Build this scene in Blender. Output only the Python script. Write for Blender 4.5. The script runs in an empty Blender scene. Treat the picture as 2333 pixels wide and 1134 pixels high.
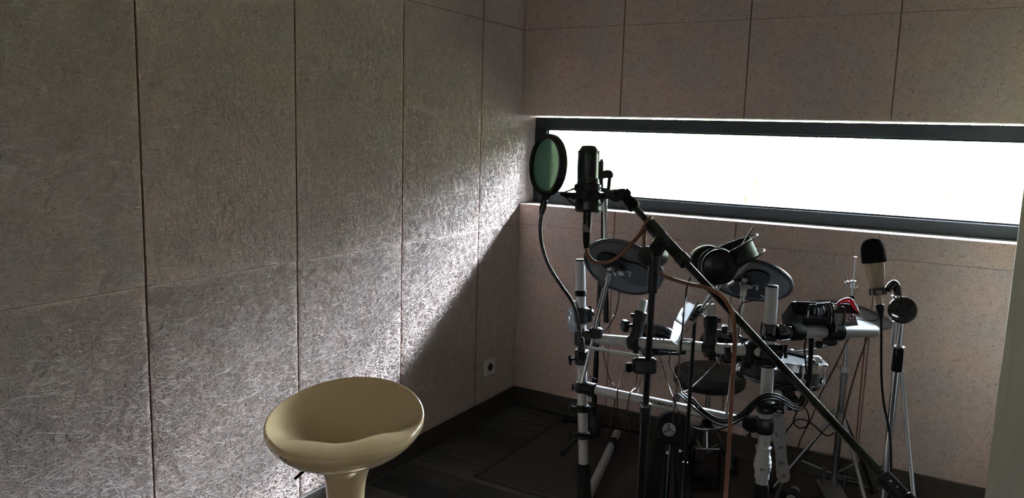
import bpy, bmesh, math, random
from mathutils import Vector, Matrix
random.seed(7)
SC = bpy.context.scene
COL = SC.collection
PI = math.pi
V3 = Vector

# ------------------------------------------------------------------ camera
W, H = 2333.0, 1134.0
FPX = 1774.5
YAW, PITCH, ROLL = (math.radians(a) for a in (-30.28, -8.493, 1.694))
CAM = V3((2.062, -3.593, 1.479))
_f = V3((math.sin(YAW)*math.cos(PITCH), math.cos(YAW)*math.cos(PITCH), math.sin(PITCH)))
_r0 = V3((math.cos(YAW), -math.sin(YAW), 0)); _u0 = _r0.cross(_f)
RT = math.cos(ROLL)*_r0 + math.sin(ROLL)*_u0
UP = -math.sin(ROLL)*_r0 + math.cos(ROLL)*_u0
FW = _f
cam_d = bpy.data.cameras.new('camera'); cam = bpy.data.objects.new('camera', cam_d); COL.objects.link(cam)
cam.matrix_world = Matrix(((RT.x, UP.x, -FW.x, CAM.x), (RT.y, UP.y, -FW.y, CAM.y), (RT.z, UP.z, -FW.z, CAM.z), (0, 0, 0, 1)))
cam_d.sensor_width = 36.0; cam_d.lens = 36.0*FPX/W; cam_d.clip_start = 0.02; cam_d.clip_end = 200
SC.camera = cam

# ------------------------------------------------------------------ world, exposure
SKY = 310.0      # zenith luminance of the overcast sky
world = bpy.data.worlds.new('overcast_sky'); SC.world = world; world.use_nodes = True
bg = world.node_tree.nodes['Background']
bg.inputs[0].default_value = (0.82, 0.91, 1.06, 1)
# CIE standard overcast sky: L = Lz (1 + 2 sin e) / 3, the ground half stays at the horizon value
_n, _l = world.node_tree.nodes, world.node_tree.links
_tc = _n.new('ShaderNodeTexCoord'); _sx = _n.new('ShaderNodeSeparateXYZ'); _l.new(_tc.outputs['Generated'], _sx.inputs[0])
_mx = _n.new('ShaderNodeMath'); _mx.operation = 'MAXIMUM'; _mx.inputs[1].default_value = 0.0; _l.new(_sx.outputs['Z'], _mx.inputs[0])
_ma = _n.new('ShaderNodeMath'); _ma.operation = 'MULTIPLY_ADD'; _ma.inputs[1].default_value = SKY*2/3; _ma.inputs[2].default_value = SKY/3; _l.new(_mx.outputs[0], _ma.inputs[0])
_l.new(_ma.outputs[0], bg.inputs[1])
SC.view_settings.view_transform = 'Standard'
try: SC.view_settings.look = 'None'
except Exception: pass
SC.view_settings.exposure = 0.34; SC.view_settings.gamma = 1.0; SC.view_settings.use_curve_mapping = False
SC.cycles.use_denoising = True
SC.cycles.max_bounces = 10; SC.cycles.diffuse_bounces = 6; SC.cycles.glossy_bounces = 4
SC.cycles.transparent_max_bounces = 12; SC.cycles.sample_clamp_indirect = 8.0
SC.cycles.caustics_reflective = False; SC.cycles.caustics_refractive = False

# hazy sun, almost in the plane of the left wall, just below the edge of the added eave
SUN_AZ, SUN_SLOPE = math.radians(22), 0.665
sun_d = bpy.data.lights.new('hazy_sun', 'SUN'); sun_d.energy = 23.0; sun_d.angle = math.radians(4.5); sun_d.color = (0.88, 0.94, 1.10)
sun = bpy.data.objects.new('hazy_sun', sun_d); COL.objects.link(sun)
_sd = V3((math.sin(SUN_AZ), math.cos(SUN_AZ), SUN_SLOPE*math.cos(SUN_AZ))).normalized()      # towards the sun
sun.rotation_euler = _sd.to_track_quat('Z', 'Y').to_euler(); sun.location = (2, 6, 6)

def portal(name, loc, rot, sx, sy):
    l = bpy.data.lights.new(name, 'AREA'); l.shape = 'RECTANGLE'; l.size = sx; l.size_y = sy
    l.cycles.is_portal = True
    o = bpy.data.objects.new(name, l); COL.objects.link(o); o.location = loc; o.rotation_euler = rot
# sampling portals in the two window openings (they give off no light of their own)
portal('window_portal', (1.55, 0.235, 1.34), (-PI/2, 0, 0), 3.1, 0.47)
portal('rear_window_portal', (2.0, -5.28, 1.50), (PI/2, 0, 0), 1.3, 0.7)

# ------------------------------------------------------------------ pixel helpers
def ray(u, v): return RT*((u-W/2)/FPX) - UP*((v-H/2)/FPX) + FW
def at(u, v, d): return CAM + ray(u, v)*d
def onz(u, v, z): r = ray(u, v); return CAM + r*((z-CAM.z)/r.z)
def onplane(u, v, p, n): r = ray(u, v); return CAM + r*((p-CAM).dot(n)/r.dot(n))
def vz(x, y, v):
    """height of the vertical line (x, y) where it is seen at image row v"""
    a, b = -1.0, 3.5
    for _ in range(50):
        m = (a+b)/2; dd = V3((x, y, m))-CAM
        if H/2-FPX*dd.dot(UP)/dd.dot(FW) > v: a = m
        else: b = m
    return m
def disc_normal(ang, ratio, away=True):
    a = math.radians(ang)
    m = RT*math.sin(a)+UP*math.cos(a)
    return ((FW if away else -FW)*ratio + m*math.sqrt(1-ratio*ratio)).normalized()

# ------------------------------------------------------------------ materials
def mat(name, col, rough=0.5, metal=0.0, spec=0.5, noise=0.0, nscale=40, bump=0.0, bscale=200, coat=0.0):
    m = bpy.data.materials.new(name); m.use_nodes = True
    nt = m.node_tree; b = nt.nodes['Principled BSDF']
    b.inputs['Base Color'].default_value = (*col, 1); b.inputs['Roughness'].default_value = rough
    b.inputs['Metallic'].default_value = metal; b.inputs['Specular IOR Level'].default_value = spec
    b.inputs['Coat Weight'].default_value = coat; b.inputs['Coat Roughness'].default_value = 0.06
    tc = nt.nodes.new('ShaderNodeTexCoord')
    if noise > 0:
        n = nt.nodes.new('ShaderNodeTexNoise'); n.inputs['Scale'].default_value = nscale; n.inputs['Detail'].default_value = 4
        nt.links.new(tc.outputs['Object'], n.inputs['Vector'])
        mx = nt.nodes.new('ShaderNodeMix'); mx.data_type = 'RGBA'
        mx.inputs[6].default_value = (*[c*(1-noise) for c in col], 1); mx.inputs[7].default_value = (*[min(1, c*(1+noise)) for c in col], 1)
        nt.links.new(n.outputs['Fac'], mx.inputs[0]); nt.links.new(mx.outputs[2], b.inputs['Base Color'])
    if bump > 0:
        n2 = nt.nodes.new('ShaderNodeTexNoise'); n2.inputs['Scale'].default_value = bscale; n2.inputs['Detail'].default_value = 3
        nt.links.new(tc.outputs['Object'], n2.inputs['Vector'])
        bp = nt.nodes.new('ShaderNodeBump'); bp.inputs['Strength'].default_value = bump; bp.inputs['Distance'].default_value = 0.004
        nt.links.new(n2.outputs['Fac'], bp.inputs['Height']); nt.links.new(bp.outputs['Normal'], b.inputs['Normal'])
    return m

def woodwool_mat():
    """cement bonded wood wool board: several layers of long thin strands in all directions"""
    m = bpy.data.materials.new('wood_wool_board'); m.use_nodes = True
    nt = m.node_tree; N = nt.nodes; L = nt.links; b = N['Principled BSDF']
    tc = N.new('ShaderNodeTexCoord'); oi = N.new('ShaderNodeObjectInfo')
    off = N.new('ShaderNodeMath'); off.operation = 'MULTIPLY'; off.inputs[1].default_value = 37.0; L.new(oi.outputs['Random'], off.inputs[0])
    add = N.new('ShaderNodeVectorMath'); add.operation = 'ADD'; L.new(tc.outputs['Object'], add.inputs[0]); L.new(off.outputs[0], add.inputs[1])
    wn = N.new('ShaderNodeTexNoise'); wn.inputs['Scale'].default_value = 11; wn.inputs['Detail'].default_value = 1; L.new(add.outputs[0], wn.inputs['Vector'])
    ws = N.new('ShaderNodeVectorMath'); ws.operation = 'SCALE'; ws.inputs['Scale'].default_value = 0.028; L.new(wn.outputs['Color'], ws.inputs[0])
    wp = N.new('ShaderNodeVectorMath'); wp.operation = 'ADD'; L.new(add.outputs[0], wp.inputs[0]); L.new(ws.outputs[0], wp.inputs[1])
    hs = []; 
    for i, ang in enumerate((12, 51, 88, 125, 160)):
        mp = N.new('ShaderNodeMapping'); mp.vector_type = 'TEXTURE'
        mp.inputs['Rotation'].default_value = (0, 0, math.radians(ang)); mp.inputs['Location'].default_value = (i*3.1, i*1.7, 0)
        mp.inputs['Scale'].default_value = (1/19.0, 1/330.0, 1.0)
        L.new(wp.outputs[0], mp.inputs['Vector'])
        vo = N.new('ShaderNodeTexVoronoi'); vo.voronoi_dimensions = '2D'; vo.inputs['Scale'].default_value = 1.0; vo.inputs['Randomness'].default_value = 1.0
        L.new(mp.outputs[0], vo.inputs['Vector'])
        mr = N.new('ShaderNodeMapRange'); mr.interpolation_type = 'SMOOTHSTEP'
        mr.inputs['From Min'].default_value = 0.50; mr.inputs['From Max'].default_value = 0.12; L.new(vo.outputs['Distance'], mr.inputs['Value'])
        sp = N.new('ShaderNodeSeparateColor'); L.new(vo.outputs['Color'], sp.inputs[0])
        mm = N.new('ShaderNodeMath'); mm.operation = 'MULTIPLY'; L.new(mr.outputs[0], mm.inputs[0])
        m2 = N.new('ShaderNodeMapRange'); m2.inputs['To Min'].default_value = 0.35; m2.inputs['To Max'].default_value = 1.0; L.new(sp.outputs[0], m2.inputs['Value'])
        L.new(m2.outputs[0], mm.inputs[1]); hs.append(mm)
    cur = hs[0]
    for h in hs[1:]:
        mx = N.new('ShaderNodeMath'); mx.operation = 'MAXIMUM'; L.new(cur.outputs[0], mx.inputs[0]); L.new(h.outputs[0], mx.inputs[1]); cur = mx
    fine = N.new('ShaderNodeTexNoise'); fine.inputs['Scale'].default_value = 420; fine.inputs['Detail'].default_value = 2; L.new(add.outputs[0], fine.inputs['Vector'])
    fm = N.new('ShaderNodeMath'); fm.operation = 'MULTIPLY_ADD'; fm.inputs[1].default_value = 0.22; L.new(fine.outputs['Fac'], fm.inputs[0]); L.new(cur.outputs[0], fm.inputs[2])
    cr = N.new('ShaderNodeValToRGB'); L.new(cur.outputs[0], cr.inputs[0])
    e = cr.color_ramp.elements
    e[0].position = 0.06; e[0].color = (0.39, 0.305, 0.285, 1)
    e[1].position = 1.0; e[1].color = (0.635, 0.52, 0.495, 1)
    x = cr.color_ramp.elements.new(0.42); x.color = (0.54, 0.435, 0.41, 1)
    # broad patches: some boards warmer, some greyer
    pn = N.new('ShaderNodeTexNoise'); pn.inputs['Scale'].default_value = 5.5; pn.inputs['Detail'].default_value = 3; L.new(add.outputs[0], pn.inputs['Vector'])
    pr = N.new('ShaderNodeValToRGB'); L.new(pn.outputs['Fac'], pr.inputs[0])
    pr.color_ramp.elements[0].position = 0.35; pr.color_ramp.elements[0].color = (0.88, 0.90, 0.90, 1)
    pr.color_ramp.elements[1].position = 0.68; pr.color_ramp.elements[1].color = (1.05, 0.95, 0.87, 1)
    mu = N.new('ShaderNodeMix'); mu.data_type = 'RGBA'; mu.blend_type = 'MULTIPLY'; mu.inputs[0].default_value = 1.0
    L.new(cr.outputs[0], mu.inputs[6]); L.new(pr.outputs[0], mu.inputs[7])
    sk = N.new('ShaderNodeTexNoise'); sk.inputs['Scale'].default_value = 95; sk.inputs['Detail'].default_value = 2; L.new(wp.outputs[0], sk.inputs['Vector'])
    sr = N.new('ShaderNodeValToRGB'); sr.color_ramp.elements[0].position = 0.63; sr.color_ramp.elements[0].color = (1, 1, 1, 1); sr.color_ramp.elements[1].position = 0.74; sr.color_ramp.elements[1].color = (0.50, 0.44, 0.40, 1); L.new(sk.outputs['Fac'], sr.inputs[0])
    m3 = N.new('ShaderNodeMix'); m3.data_type = 'RGBA'; m3.blend_type = 'MULTIPLY'; m3.inputs[0].default_value = 1.0; L.new(mu.outputs[2], m3.inputs[6]); L.new(sr.outputs[0], m3.inputs[7])
    L.new(m3.outputs[2], b.inputs['Base Color'])
    b.inputs['Roughness'].default_value = 0.85; b.inputs['Specular IOR Level'].default_value = 0.2
    bp = N.new('ShaderNodeBump'); bp.inputs['Strength'].default_value = 0.6; bp.inputs['Distance'].default_value = 0.0028
    L.new(fm.outputs[0], bp.inputs['Height']); L.new(bp.outputs['Normal'], b.inputs['Normal'])
    return m

def plank_mat(name, c0, c1, sx=3.0, sy=45.0, rough=0.45, vary=0.5, bump=0.15):
    m = bpy.data.materials.new(name); m.use_nodes = True
    nt = m.node_tree; N = nt.nodes; L = nt.links; b = N['Principled BSDF']
    tc = N.new('ShaderNodeTexCoord'); oi = N.new('ShaderNodeObjectInfo')
    off = N.new('ShaderNodeMath'); off.operation = 'MULTIPLY'; off.inputs[1].default_value = 23.0; L.new(oi.outputs['Random'], off.inputs[0])
    add = N.new('ShaderNodeVectorMath'); add.operation = 'ADD'; L.new(tc.outputs['Object'], add.inputs[0]); L.new(off.outputs[0], add.inputs[1])
    mp = N.new('ShaderNodeMapping'); mp.inputs['Scale'].default_value = (sx, sy, sy); L.new(add.outputs[0], mp.inputs[0])
    n = N.new('ShaderNodeTexNoise'); n.inputs['Scale'].default_value = 1.0; n.inputs['Detail'].default_value = 6; n.inputs['Distortion'].default_value = 0.6; L.new(mp.outputs[0], n.inputs['Vector'])
    cr = N.new('ShaderNodeValToRGB'); cr.color_ramp.elements[0].position = 0.3; cr.color_ramp.elements[0].color = (*c0, 1)
    cr.color_ramp.elements[1].position = 0.72; cr.color_ramp.elements[1].color = (*c1, 1); L.new(n.outputs['Fac'], cr.inputs[0])
    mr = N.new('ShaderNodeMapRange'); mr.inputs['To Min'].default_value = 1-vary; mr.inputs['To Max'].default_value = 1+vary; L.new(oi.outputs['Random'], mr.inputs['Value'])
    hv = N.new('ShaderNodeVectorMath'); hv.operation = 'SCALE'; L.new(cr.outputs[0], hv.inputs[0]); L.new(mr.outputs[0], hv.inputs['Scale'])
    L.new(hv.outputs[0], b.inputs['Base Color']); b.inputs['Roughness'].default_value = rough; b.inputs['Specular IOR Level'].default_value = 0.25
    bp = N.new('ShaderNodeBump'); bp.inputs['Strength'].default_value = bump; bp.inputs['Distance'].default_value = 0.002
    L.new(n.outputs['Fac'], bp.inputs['Height']); L.new(bp.outputs['Normal'], b.inputs['Normal'])
    return m

def thin_mat(name, col, trans=0.5, transl=0.3, rough=0.3, gloss=0.1):
    """thin film or cloth: part of the light goes straight through, part is scattered through, part reflected"""
    m = bpy.data.materials.new(name); m.use_nodes = True
    nt = m.node_tree; N = nt.nodes; L = nt.links
    for x in list(N): N.remove(x)
    out = N.new('ShaderNodeOutputMaterial')
    t = N.new('ShaderNodeBsdfTransparent'); t.inputs[0].default_value = (*[min(1, c*0.5+0.5) for c in col], 1)
    tl = N.new('ShaderNodeBsdfTranslucent'); tl.inputs[0].default_value = (*col, 1)
    d = N.new('ShaderNodeBsdfDiffuse'); d.inputs[0].default_value = (*col, 1)
    g = N.new('ShaderNodeBsdfGlossy'); g.inputs['Roughness'].default_value = rough
    m1 = N.new('ShaderNodeMixShader'); m1.inputs[0].default_value = transl; L.new(d.outputs[0], m1.inputs[1]); L.new(tl.outputs[0], m1.inputs[2])
    m2 = N.new('ShaderNodeMixShader'); m2.inputs[0].default_value = trans; L.new(m1.outputs[0], m2.inputs[1]); L.new(t.outputs[0], m2.inputs[2])
    m3 = N.new('ShaderNodeMixShader'); m3.inputs[0].default_value = gloss; L.new(m2.outputs[0], m3.inputs[1]); L.new(g.outputs[0], m3.inputs[2])
    L.new(m3.outputs[0], out.inputs[0])
    return m

def glass_mat():
    m = bpy.data.materials.new('window_glass'); m.use_nodes = True
    nt = m.node_tree; N = nt.nodes; L = nt.links
    for x in list(N): N.remove(x)
    out = N.new('ShaderNodeOutputMaterial'); t = N.new('ShaderNodeBsdfTransparent'); t.inputs[0].default_value = (0.93, 0.96, 0.95, 1)
    g = N.new('ShaderNodeBsdfGlossy'); g.inputs['Roughness'].default_value = 0.02
    fr = N.new('ShaderNodeFresnel'); fr.inputs[0].default_value = 1.45
    mx = N.new('ShaderNodeMixShader'); L.new(fr.outputs[0], mx.inputs[0]); L.new(t.outputs[0], mx.inputs[1]); L.new(g.outputs[0], mx.inputs[2])
    L.new(mx.outputs[0], out.inputs[0]); return m

M = {}
M['wool'] = woodwool_mat()
def fibre_mat():
    m = bpy.data.materials.new('wood_wool_strand'); m.use_nodes = True
    nt = m.node_tree; b = nt.nodes['Principled BSDF']; g = nt.nodes.new('ShaderNodeNewGeometry'); cr = nt.nodes.new('ShaderNodeValToRGB')
    cr.color_ramp.elements[0].color = (0.48, 0.395, 0.365, 1); cr.color_ramp.elements[1].color = (0.74, 0.64, 0.605, 1)
    nt.links.new(g.outputs['Random Per Island'], cr.inputs[0]); nt.links.new(cr.outputs[0], b.inputs['Base Color'])
    b.inputs['Roughness'].default_value = 0.7; b.inputs['Specular IOR Level'].default_value = 0.3
    return m
M['fibre'] = fibre_mat()
M['joint'] = mat('joint_brown', (0.22, 0.135, 0.112), 0.9, noise=0.3)
M['plaster'] = mat('plaster', (0.56, 0.51, 0.48), 0.9, noise=0.06, bump=0.1)
M['gwall'] = mat('warm_render', (0.44, 0.37, 0.34), 0.9, noise=0.06)  # warm tone for the added wall that bounces light
M['ceiling'] = mat('ceiling_white', (0.66, 0.62, 0.59), 0.9, noise=0.04)
M['sill'] = mat('sill_render', (0.62, 0.58, 0.54), 0.85, noise=0.1, bump=0.25)
M['frame'] = mat('anthracite_frame', (0.010, 0.013, 0.017), 0.45, spec=0.35, noise=0.1)
M['glass'] = glass_mat()
M['floor'] = plank_mat('laminate_plank', (0.014, 0.012, 0.010), (0.044, 0.038, 0.032), 2.0, 30.0, 0.65, 0.75)
M['basew'] = plank_mat('baseboard_wood', (0.022, 0.017, 0.013), (0.042, 0.034, 0.027), 2.0, 50.0, 0.6, 0.1)
M['pine'] = plank_mat('whitewashed_wood', (0.68, 0.65, 0.54), (0.82, 0.78, 0.67), 30.0, 2.2, 0.6, 0.05, 0.06)
M['rug'] = mat('rug_brown', (0.022, 0.011, 0.007), 0.95, noise=0.35, nscale=220, bump=0.6, bscale=500)
M['rugedge'] = mat('rug_binding', (0.016, 0.010, 0.008), 0.9, noise=0.2, nscale=200)
M['cream'] = mat('cream_abs', (0.60, 0.445, 0.255), 0.16, spec=0.5, noise=0.03, nscale=6, coat=0.6)
M['chip'] = mat('chipped_edge', (0.03, 0.015, 0.01), 0.8, noise=0.3)
M['blackp'] = mat('black_plastic', (0.0055, 0.0055, 0.006), 0.40, spec=0.20, noise=0.2, nscale=60)
M['blackg'] = mat('black_gloss', (0.008, 0.008, 0.010), 0.12, spec=0.5, noise=0.1, coat=0.5)
M['blackm'] = mat('black_metal', (0.005, 0.005, 0.005), 0.28, spec=0.26, noise=0.2, nscale=30)
M['rubber'] = mat('black_rubber', (0.006, 0.006, 0.006), 0.7, spec=0.14, noise=0.25, nscale=80, bump=0.1)
M['foam'] = mat('black_foam', (0.006, 0.006, 0.006), 0.98, spec=0.1, noise=0.3, nscale=400, bump=0.5, bscale=700)
M['leather'] = mat('black_leather', (0.009, 0.009, 0.008), 0.55, spec=0.15, noise=0.2, nscale=60, bump=0.12, bscale=300)
M['vinyl'] = mat('black_vinyl', (0.018, 0.017, 0.015), 0.45, spec=0.16, noise=0.2, nscale=30, bump=0.08, bscale=250)
M['tube'] = mat('silver_painted_tube', (0.40, 0.40, 0.41), 0.36, metal=0.2, noise=0.06, nscale=25, coat=0.35)
M['chrome'] = mat('chrome', (0.62, 0.63, 0.65), 0.13, metal=1.0, noise=0.05)
M['steel'] = mat('dull_steel', (0.33, 0.33, 0.34), 0.30, metal=1.0, noise=0.15, nscale=50)
M['plate'] = mat('bright_sheet_metal', (0.80, 0.81, 0.83), 0.22, metal=1.0, noise=0.12, nscale=60, bump=0.15, bscale=90)
M['cymrub'] = mat('cymbal_rubber', (0.016, 0.018, 0.022), 0.42, noise=0.15, nscale=40)
M['cymgrey'] = mat('cymbal_grey', (0.055, 0.058, 0.064), 0.5, noise=0.1, nscale=40)
M['padhead'] = mat('pad_rubber', (0.03, 0.03, 0.033), 0.5, noise=0.2)
M['micbody'] = mat('champagne_mic', (0.36, 0.28, 0.20), 0.36, metal=0.35, noise=0.05, nscale=60)
M['miccoat'] = mat('black_mic', (0.007, 0.008, 0.008), 0.22, spec=0.5, noise=0.15, coat=0.4)
M['mesh'] = mat('mic_grille', (0.006, 0.007, 0.007), 0.20, metal=0.0, spec=0.3, noise=0.5, nscale=500, bump=0.25, bscale=900)
M['cord_o'] = mat('orange_brown_cable', (0.13, 0.045, 0.020), 0.5, noise=0.15)
M['cord_b'] = mat('black_cable', (0.005, 0.0045, 0.004), 0.5, spec=0.12, noise=0.15)
M['cord_br'] = mat('brown_cable', (0.055, 0.026, 0.018), 0.5, noise=0.15)
M['red'] = mat('red_cable', (0.42, 0.012, 0.025), 0.35, noise=0.15, nscale=90)
M['white'] = mat('white_plastic', (0.82, 0.79, 0.76), 0.35, noise=0.03)
M['grey'] = mat('grey_plastic', (0.16, 0.17, 0.18), 0.35, noise=0.08)
M['panel'] = mat('sheen_blue_grey', (0.17, 0.20, 0.22), 0.30, noise=0.06, coat=0.2)  # pale tone stands in for window sheen on the module
M['ink'] = mat('dark_ink', (0.012, 0.012, 0.013), 0.6, noise=0.1)
M['emblem'] = mat('emblem_grey', (0.32, 0.33, 0.33), 0.4, metal=0.3, noise=0.1)
M['tape'] = mat('beige_tape', (0.16, 0.13, 0.10), 0.5, noise=0.1)
M['wrap'] = mat('plastic_wrap_white', (0.42, 0.42, 0.43), 0.28, noise=0.12, nscale=50, bump=0.5, bscale=70)
M['film'] = thin_mat('clear_film', (0.60, 0.60, 0.62), 0.62, 0.4, 0.12, 0.2)
M['film2'] = thin_mat('grey_film', (0.16, 0.17, 0.18), 0.35, 0.3, 0.2, 0.12)
M['pop'] = thin_mat('green_lit_pop_mesh', (0.13, 0.22, 0.18), 0.16, 0.55, 0.4, 0.03)  # green of the tree light is put into the mesh colour
M['leafm'] = thin_mat('leaf_green', (0.40, 0.43, 0.25), 0.0, 0.45, 0.5, 0.02)
M['bark'] = mat('bark', (0.10, 0.075, 0.05), 0.9, noise=0.3, bump=0.5, bscale=20)
M['lawn'] = mat('lawn', (0.13, 0.145, 0.08), 0.95, noise=0.3, nscale=6)
M['eave'] = mat('added_eave_wood', (0.30, 0.27, 0.24), 0.8, noise=0.1)

# ------------------------------------------------------------------ mesh building
def frame_of(n):
    n = n.normalized(); a = V3((0, 0, 1)) if abs(n.z) < 0.9 else V3((1, 0, 0))
    x = a.cross(n).normalized(); return x, n.cross(x), n
class MB:
    def __init__(s): s.v = []; s.f = []
    def grid(s, rings, closed=True, cap0=False, cap1=False):
        b = len(s.v); n = len(rings[0])
        for r in rings: s.v.extend(r)
        for i in range(len(rings)-1):
            for j in range(n if closed else n-1):
                k = (j+1) % n
                s.f.append((b+i*n+j, b+i*n+k, b+(i+1)*n+k, b+(i+1)*n+j))
        if cap0: s.f.append(tuple(b+j for j in reversed(range(n))))
        if cap1: s.f.append(tuple(b+(len(rings)-1)*n+j for j in range(n)))
        return s
    def tube(s, p0, p1, r0, r1=None, seg=16, cap=True):
        p0 = V3(p0); p1 = V3(p1); r1 = r0 if r1 is None else r1
        x, y, n = frame_of(p1-p0)
        ring = lambda p, r: [p+(x*math.cos(2*PI*i/seg)+y*math.sin(2*PI*i/seg))*r for i in range(seg)]
        return s.grid([ring(p0, r0), ring(p1, r1)], True, cap, cap)
    def lathe(s, p, n, prof, seg=32, sx=1.0, xdir=None, cap0=True, cap1=True):
        """prof = [(radius, height along n)]"""
        p = V3(p); x, y, n = frame_of(V3(n))
        if xdir is not None:
            x = (V3(xdir)-n*V3(xdir).dot(n)).normalized(); y = n.cross(x)
        rings = [[p+n*h+(x*math.cos(2*PI*i/seg)*sx+y*math.sin(2*PI*i/seg))*r for i in range(seg)] for r, h in prof]
        return s.grid(rings, True, cap0, cap1)
    def path(s, pts, r, seg=8, cap=True, flat=1.0):
        pts = [V3(p) for p in pts]; rings = []
        t = (pts[1]-pts[0]).normalized(); x, y, _ = frame_of(t)
        for i, p in enumerate(pts):
            t2 = (pts[min(i+1, len(pts)-1)]-pts[max(i-1, 0)]).normalized()
            x = (x-t2*x.dot(t2)).normalized(); y = t2.cross(x)
            rr = r(i/(len(pts)-1)) if callable(r) else r
            rings.append([p+(x*math.cos(2*PI*j/seg)+y*math.sin(2*PI*j/seg)*flat)*rr for j in range(seg)])
        return s.grid(rings, True, cap, cap)
    def box(s, c, size, ax=None, bev=0.0):
        c = V3(c); X, Y, Z = ax if ax else (V3((1, 0, 0)), V3((0, 1, 0)), V3((0, 0, 1)))
        a, b_, d = (q/2 for q in size)
        e = min(bev, a*.9, b_*.9, d*.9)
        if e <= 0:
            rings = [[c+X*i*a+Y*j*b_+Z*k*d for i, j in ((-1, -1), (1, -1), (1, 1), (-1, 1))] for k in (-1, 1)]
            return s.grid(rings, True, True, True)
        def sec(aa, bb, k): return [c+X*i*(aa-p*e)+Y*j*(bb-q*e)+Z*k for i, j, p, q in ((-1, -1, 1, 0), (1, -1, 1, 0), (1, -1, 0, 1), (1, 1, 0, 1), (1, 1, 1, 0), (-1, 1, 1, 0), (-1, 1, 0, 1), (-1, -1, 0, 1))]
        return s.grid([sec(a-e, b_-e, -d), sec(a, b_, -d+e), sec(a, b_, d-e), sec(a-e, b_-e, d)], True, True, True)
    def prism(s, poly, n, th):
        n = V3(n).normalized()*th
        return s.grid([[V3(p) for p in poly], [V3(p)+n for p in poly]], True, True, True)
    def ball(s, p, r, seg=16, rings=9, sc=(1, 1, 1)):
        p = V3(p)
        return s.grid([[p+V3((sc[0]*r*math.sin(PI*i/rings)*math.cos(2*PI*j/seg), sc[1]*r*math.sin(PI*i/rings)*math.sin(2*PI*j/seg), -sc[2]*r*math.cos(PI*i/rings))) for j in range(seg)] for i in [0.12]+list(range(1, rings))+[rings-0.12]], True, True, True)
    def build(s, name, material, parent=None, ang=38, smooth=True):
        me = bpy.data.meshes.new(name)
        o = bpy.data.objects.new(name, me)
        off = V3((0, 0, 0)); q = parent
        while q is not None: off += q.location; q = q.parent
        me.from_pydata([tuple(v-off) for v in s.v], [], s.f); me.update()
        if smooth:
            me.polygons.foreach_set('use_smooth', [True]*len(me.polygons)); me.set_sharp_from_angle(angle=math.radians(ang))
        me.materials.append(M[material]); COL.objects.link(o)
        if parent is not None: o.parent = parent
        return o
def tag(o, label, cat=None, group=None, kind=None):
    if label: o['label'] = label
    if cat: o['category'] = cat
    if group: o['group'] = group
    if kind: o['kind'] = kind
    return o
def thing(name, loc, label, cat, group=None):
    o = bpy.data.objects.new(name, None); o.empty_display_size = 0.05; COL.objects.link(o); o.location = loc
    return tag(o, label, cat, group)
def struct(name, mb, m, label, cat=None, parent=None):
    o = mb.build(name, m, parent)
    if parent is None: o['kind'] = 'structure'; o['label'] = label; o['category'] = cat or name.split('_')[0]
    return o
def spline(pts, n=8):
    pts = [V3(p) for p in pts]; P = [pts[0]*2-pts[1]]+pts+[pts[-1]*2-pts[-2]]; out = []
    for i in range(1, len(P)-2):
        for k in range(n):
            t = k/n; a, b, c, d = P[i-1], P[i], P[i+1], P[i+2]
            out.append(0.5*((2*b)+(c-a)*t+(2*a-5*b+4*c-d)*t*t+(3*b-a-3*c+d)*t**3))
    return out+[pts[-1]]
def text_pts(s, size, font_shear=0.0, bold=0.0):
    cu = bpy.data.curves.new('t', 'FONT'); cu.body = s; cu.size = size; cu.align_x = 'CENTER'; cu.align_y = 'CENTER'; cu.resolution_u = 3; cu.offset = bold
    o = bpy.data.objects.new('t', cu); COL.objects.link(o)
    dg = bpy.context.evaluated_depsgraph_get(); me = bpy.data.meshes.new_from_object(o.evaluated_get(dg))
    bm = bmesh.new(); bm.from_mesh(me); bmesh.ops.triangulate(bm, faces=bm.faces[:]); bmesh.ops.subdivide_edges(bm, edges=bm.edges[:], cuts=3, use_grid_fill=True)
    bm.verts.index_update(); vs = [v.co.copy() for v in bm.verts]; fs = [tuple(v.index for v in f.verts) for f in bm.faces]; bm.free()
    bpy.data.objects.remove(o); bpy.data.curves.remove(cu); bpy.data.meshes.remove(me)
    return vs, fs

# ================================================================== THE ROOM
RX, RY, RZ = 3.7, -5.3, 2.5          # right wall, rear wall, ceiling
ZS, ZH = 1.106, 1.571                # window sill and head
YF = 0.150                           # inner face of the window frame
WX1 = 3.10                           # right end of the window
PT = 0.025                           # board thickness

def panel_mesh(w, h, t=PT, bev=0.002):
    a, b = w/2, h/2
    me = bpy.data.meshes.new('panel')
    vs = [(-a, -b, -t), (a, -b, -t), (a, b, -t), (-a, b, -t), (-a, -b, -bev), (a, -b, -bev), (a, b, -bev), (-a, b, -bev),
          (-a+bev, -b+bev*.12, 0), (a-bev, -b+bev*.12, 0), (a-bev, b-bev*.12, 0), (-a+bev, b-bev*.12, 0)]
    fs = [(3, 2, 1, 0)]
    for k in (0, 4):
        for j in range(4): fs.append((k+j, k+(j+1) % 4, k+4+(j+1) % 4, k+4+j))
    fs.append((8, 9, 10, 11))
    me.from_pydata(vs, [], fs); me.update(); me.materials.append(M['wool']); me.materials.append(M['joint'])
    for i in range(1, 9): me.polygons[i].material_index = 1      # sawn edges are darker
    return me
_pm = {}
def panel(parent, centre, w, h, rot):
    key = (round(w, 4), round(h, 4))
    if key not in _pm: _pm[key] = panel_mesh(w, h)
    o = bpy.data.objects.new('panel', _pm[key]); COL.objects.link(o); o.parent = parent
    o.location = centre; o.rotation_euler = rot; return o
ROT_L = Matrix(((0, 0, 1), (1, 0, 0), (0, 1, 0))).to_euler()     # board on the left wall: local x -> +y, y -> z, z -> +x
ROT_B = (PI/2, 0, 0)                                              # board on the window wall: local z -> -y

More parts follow.
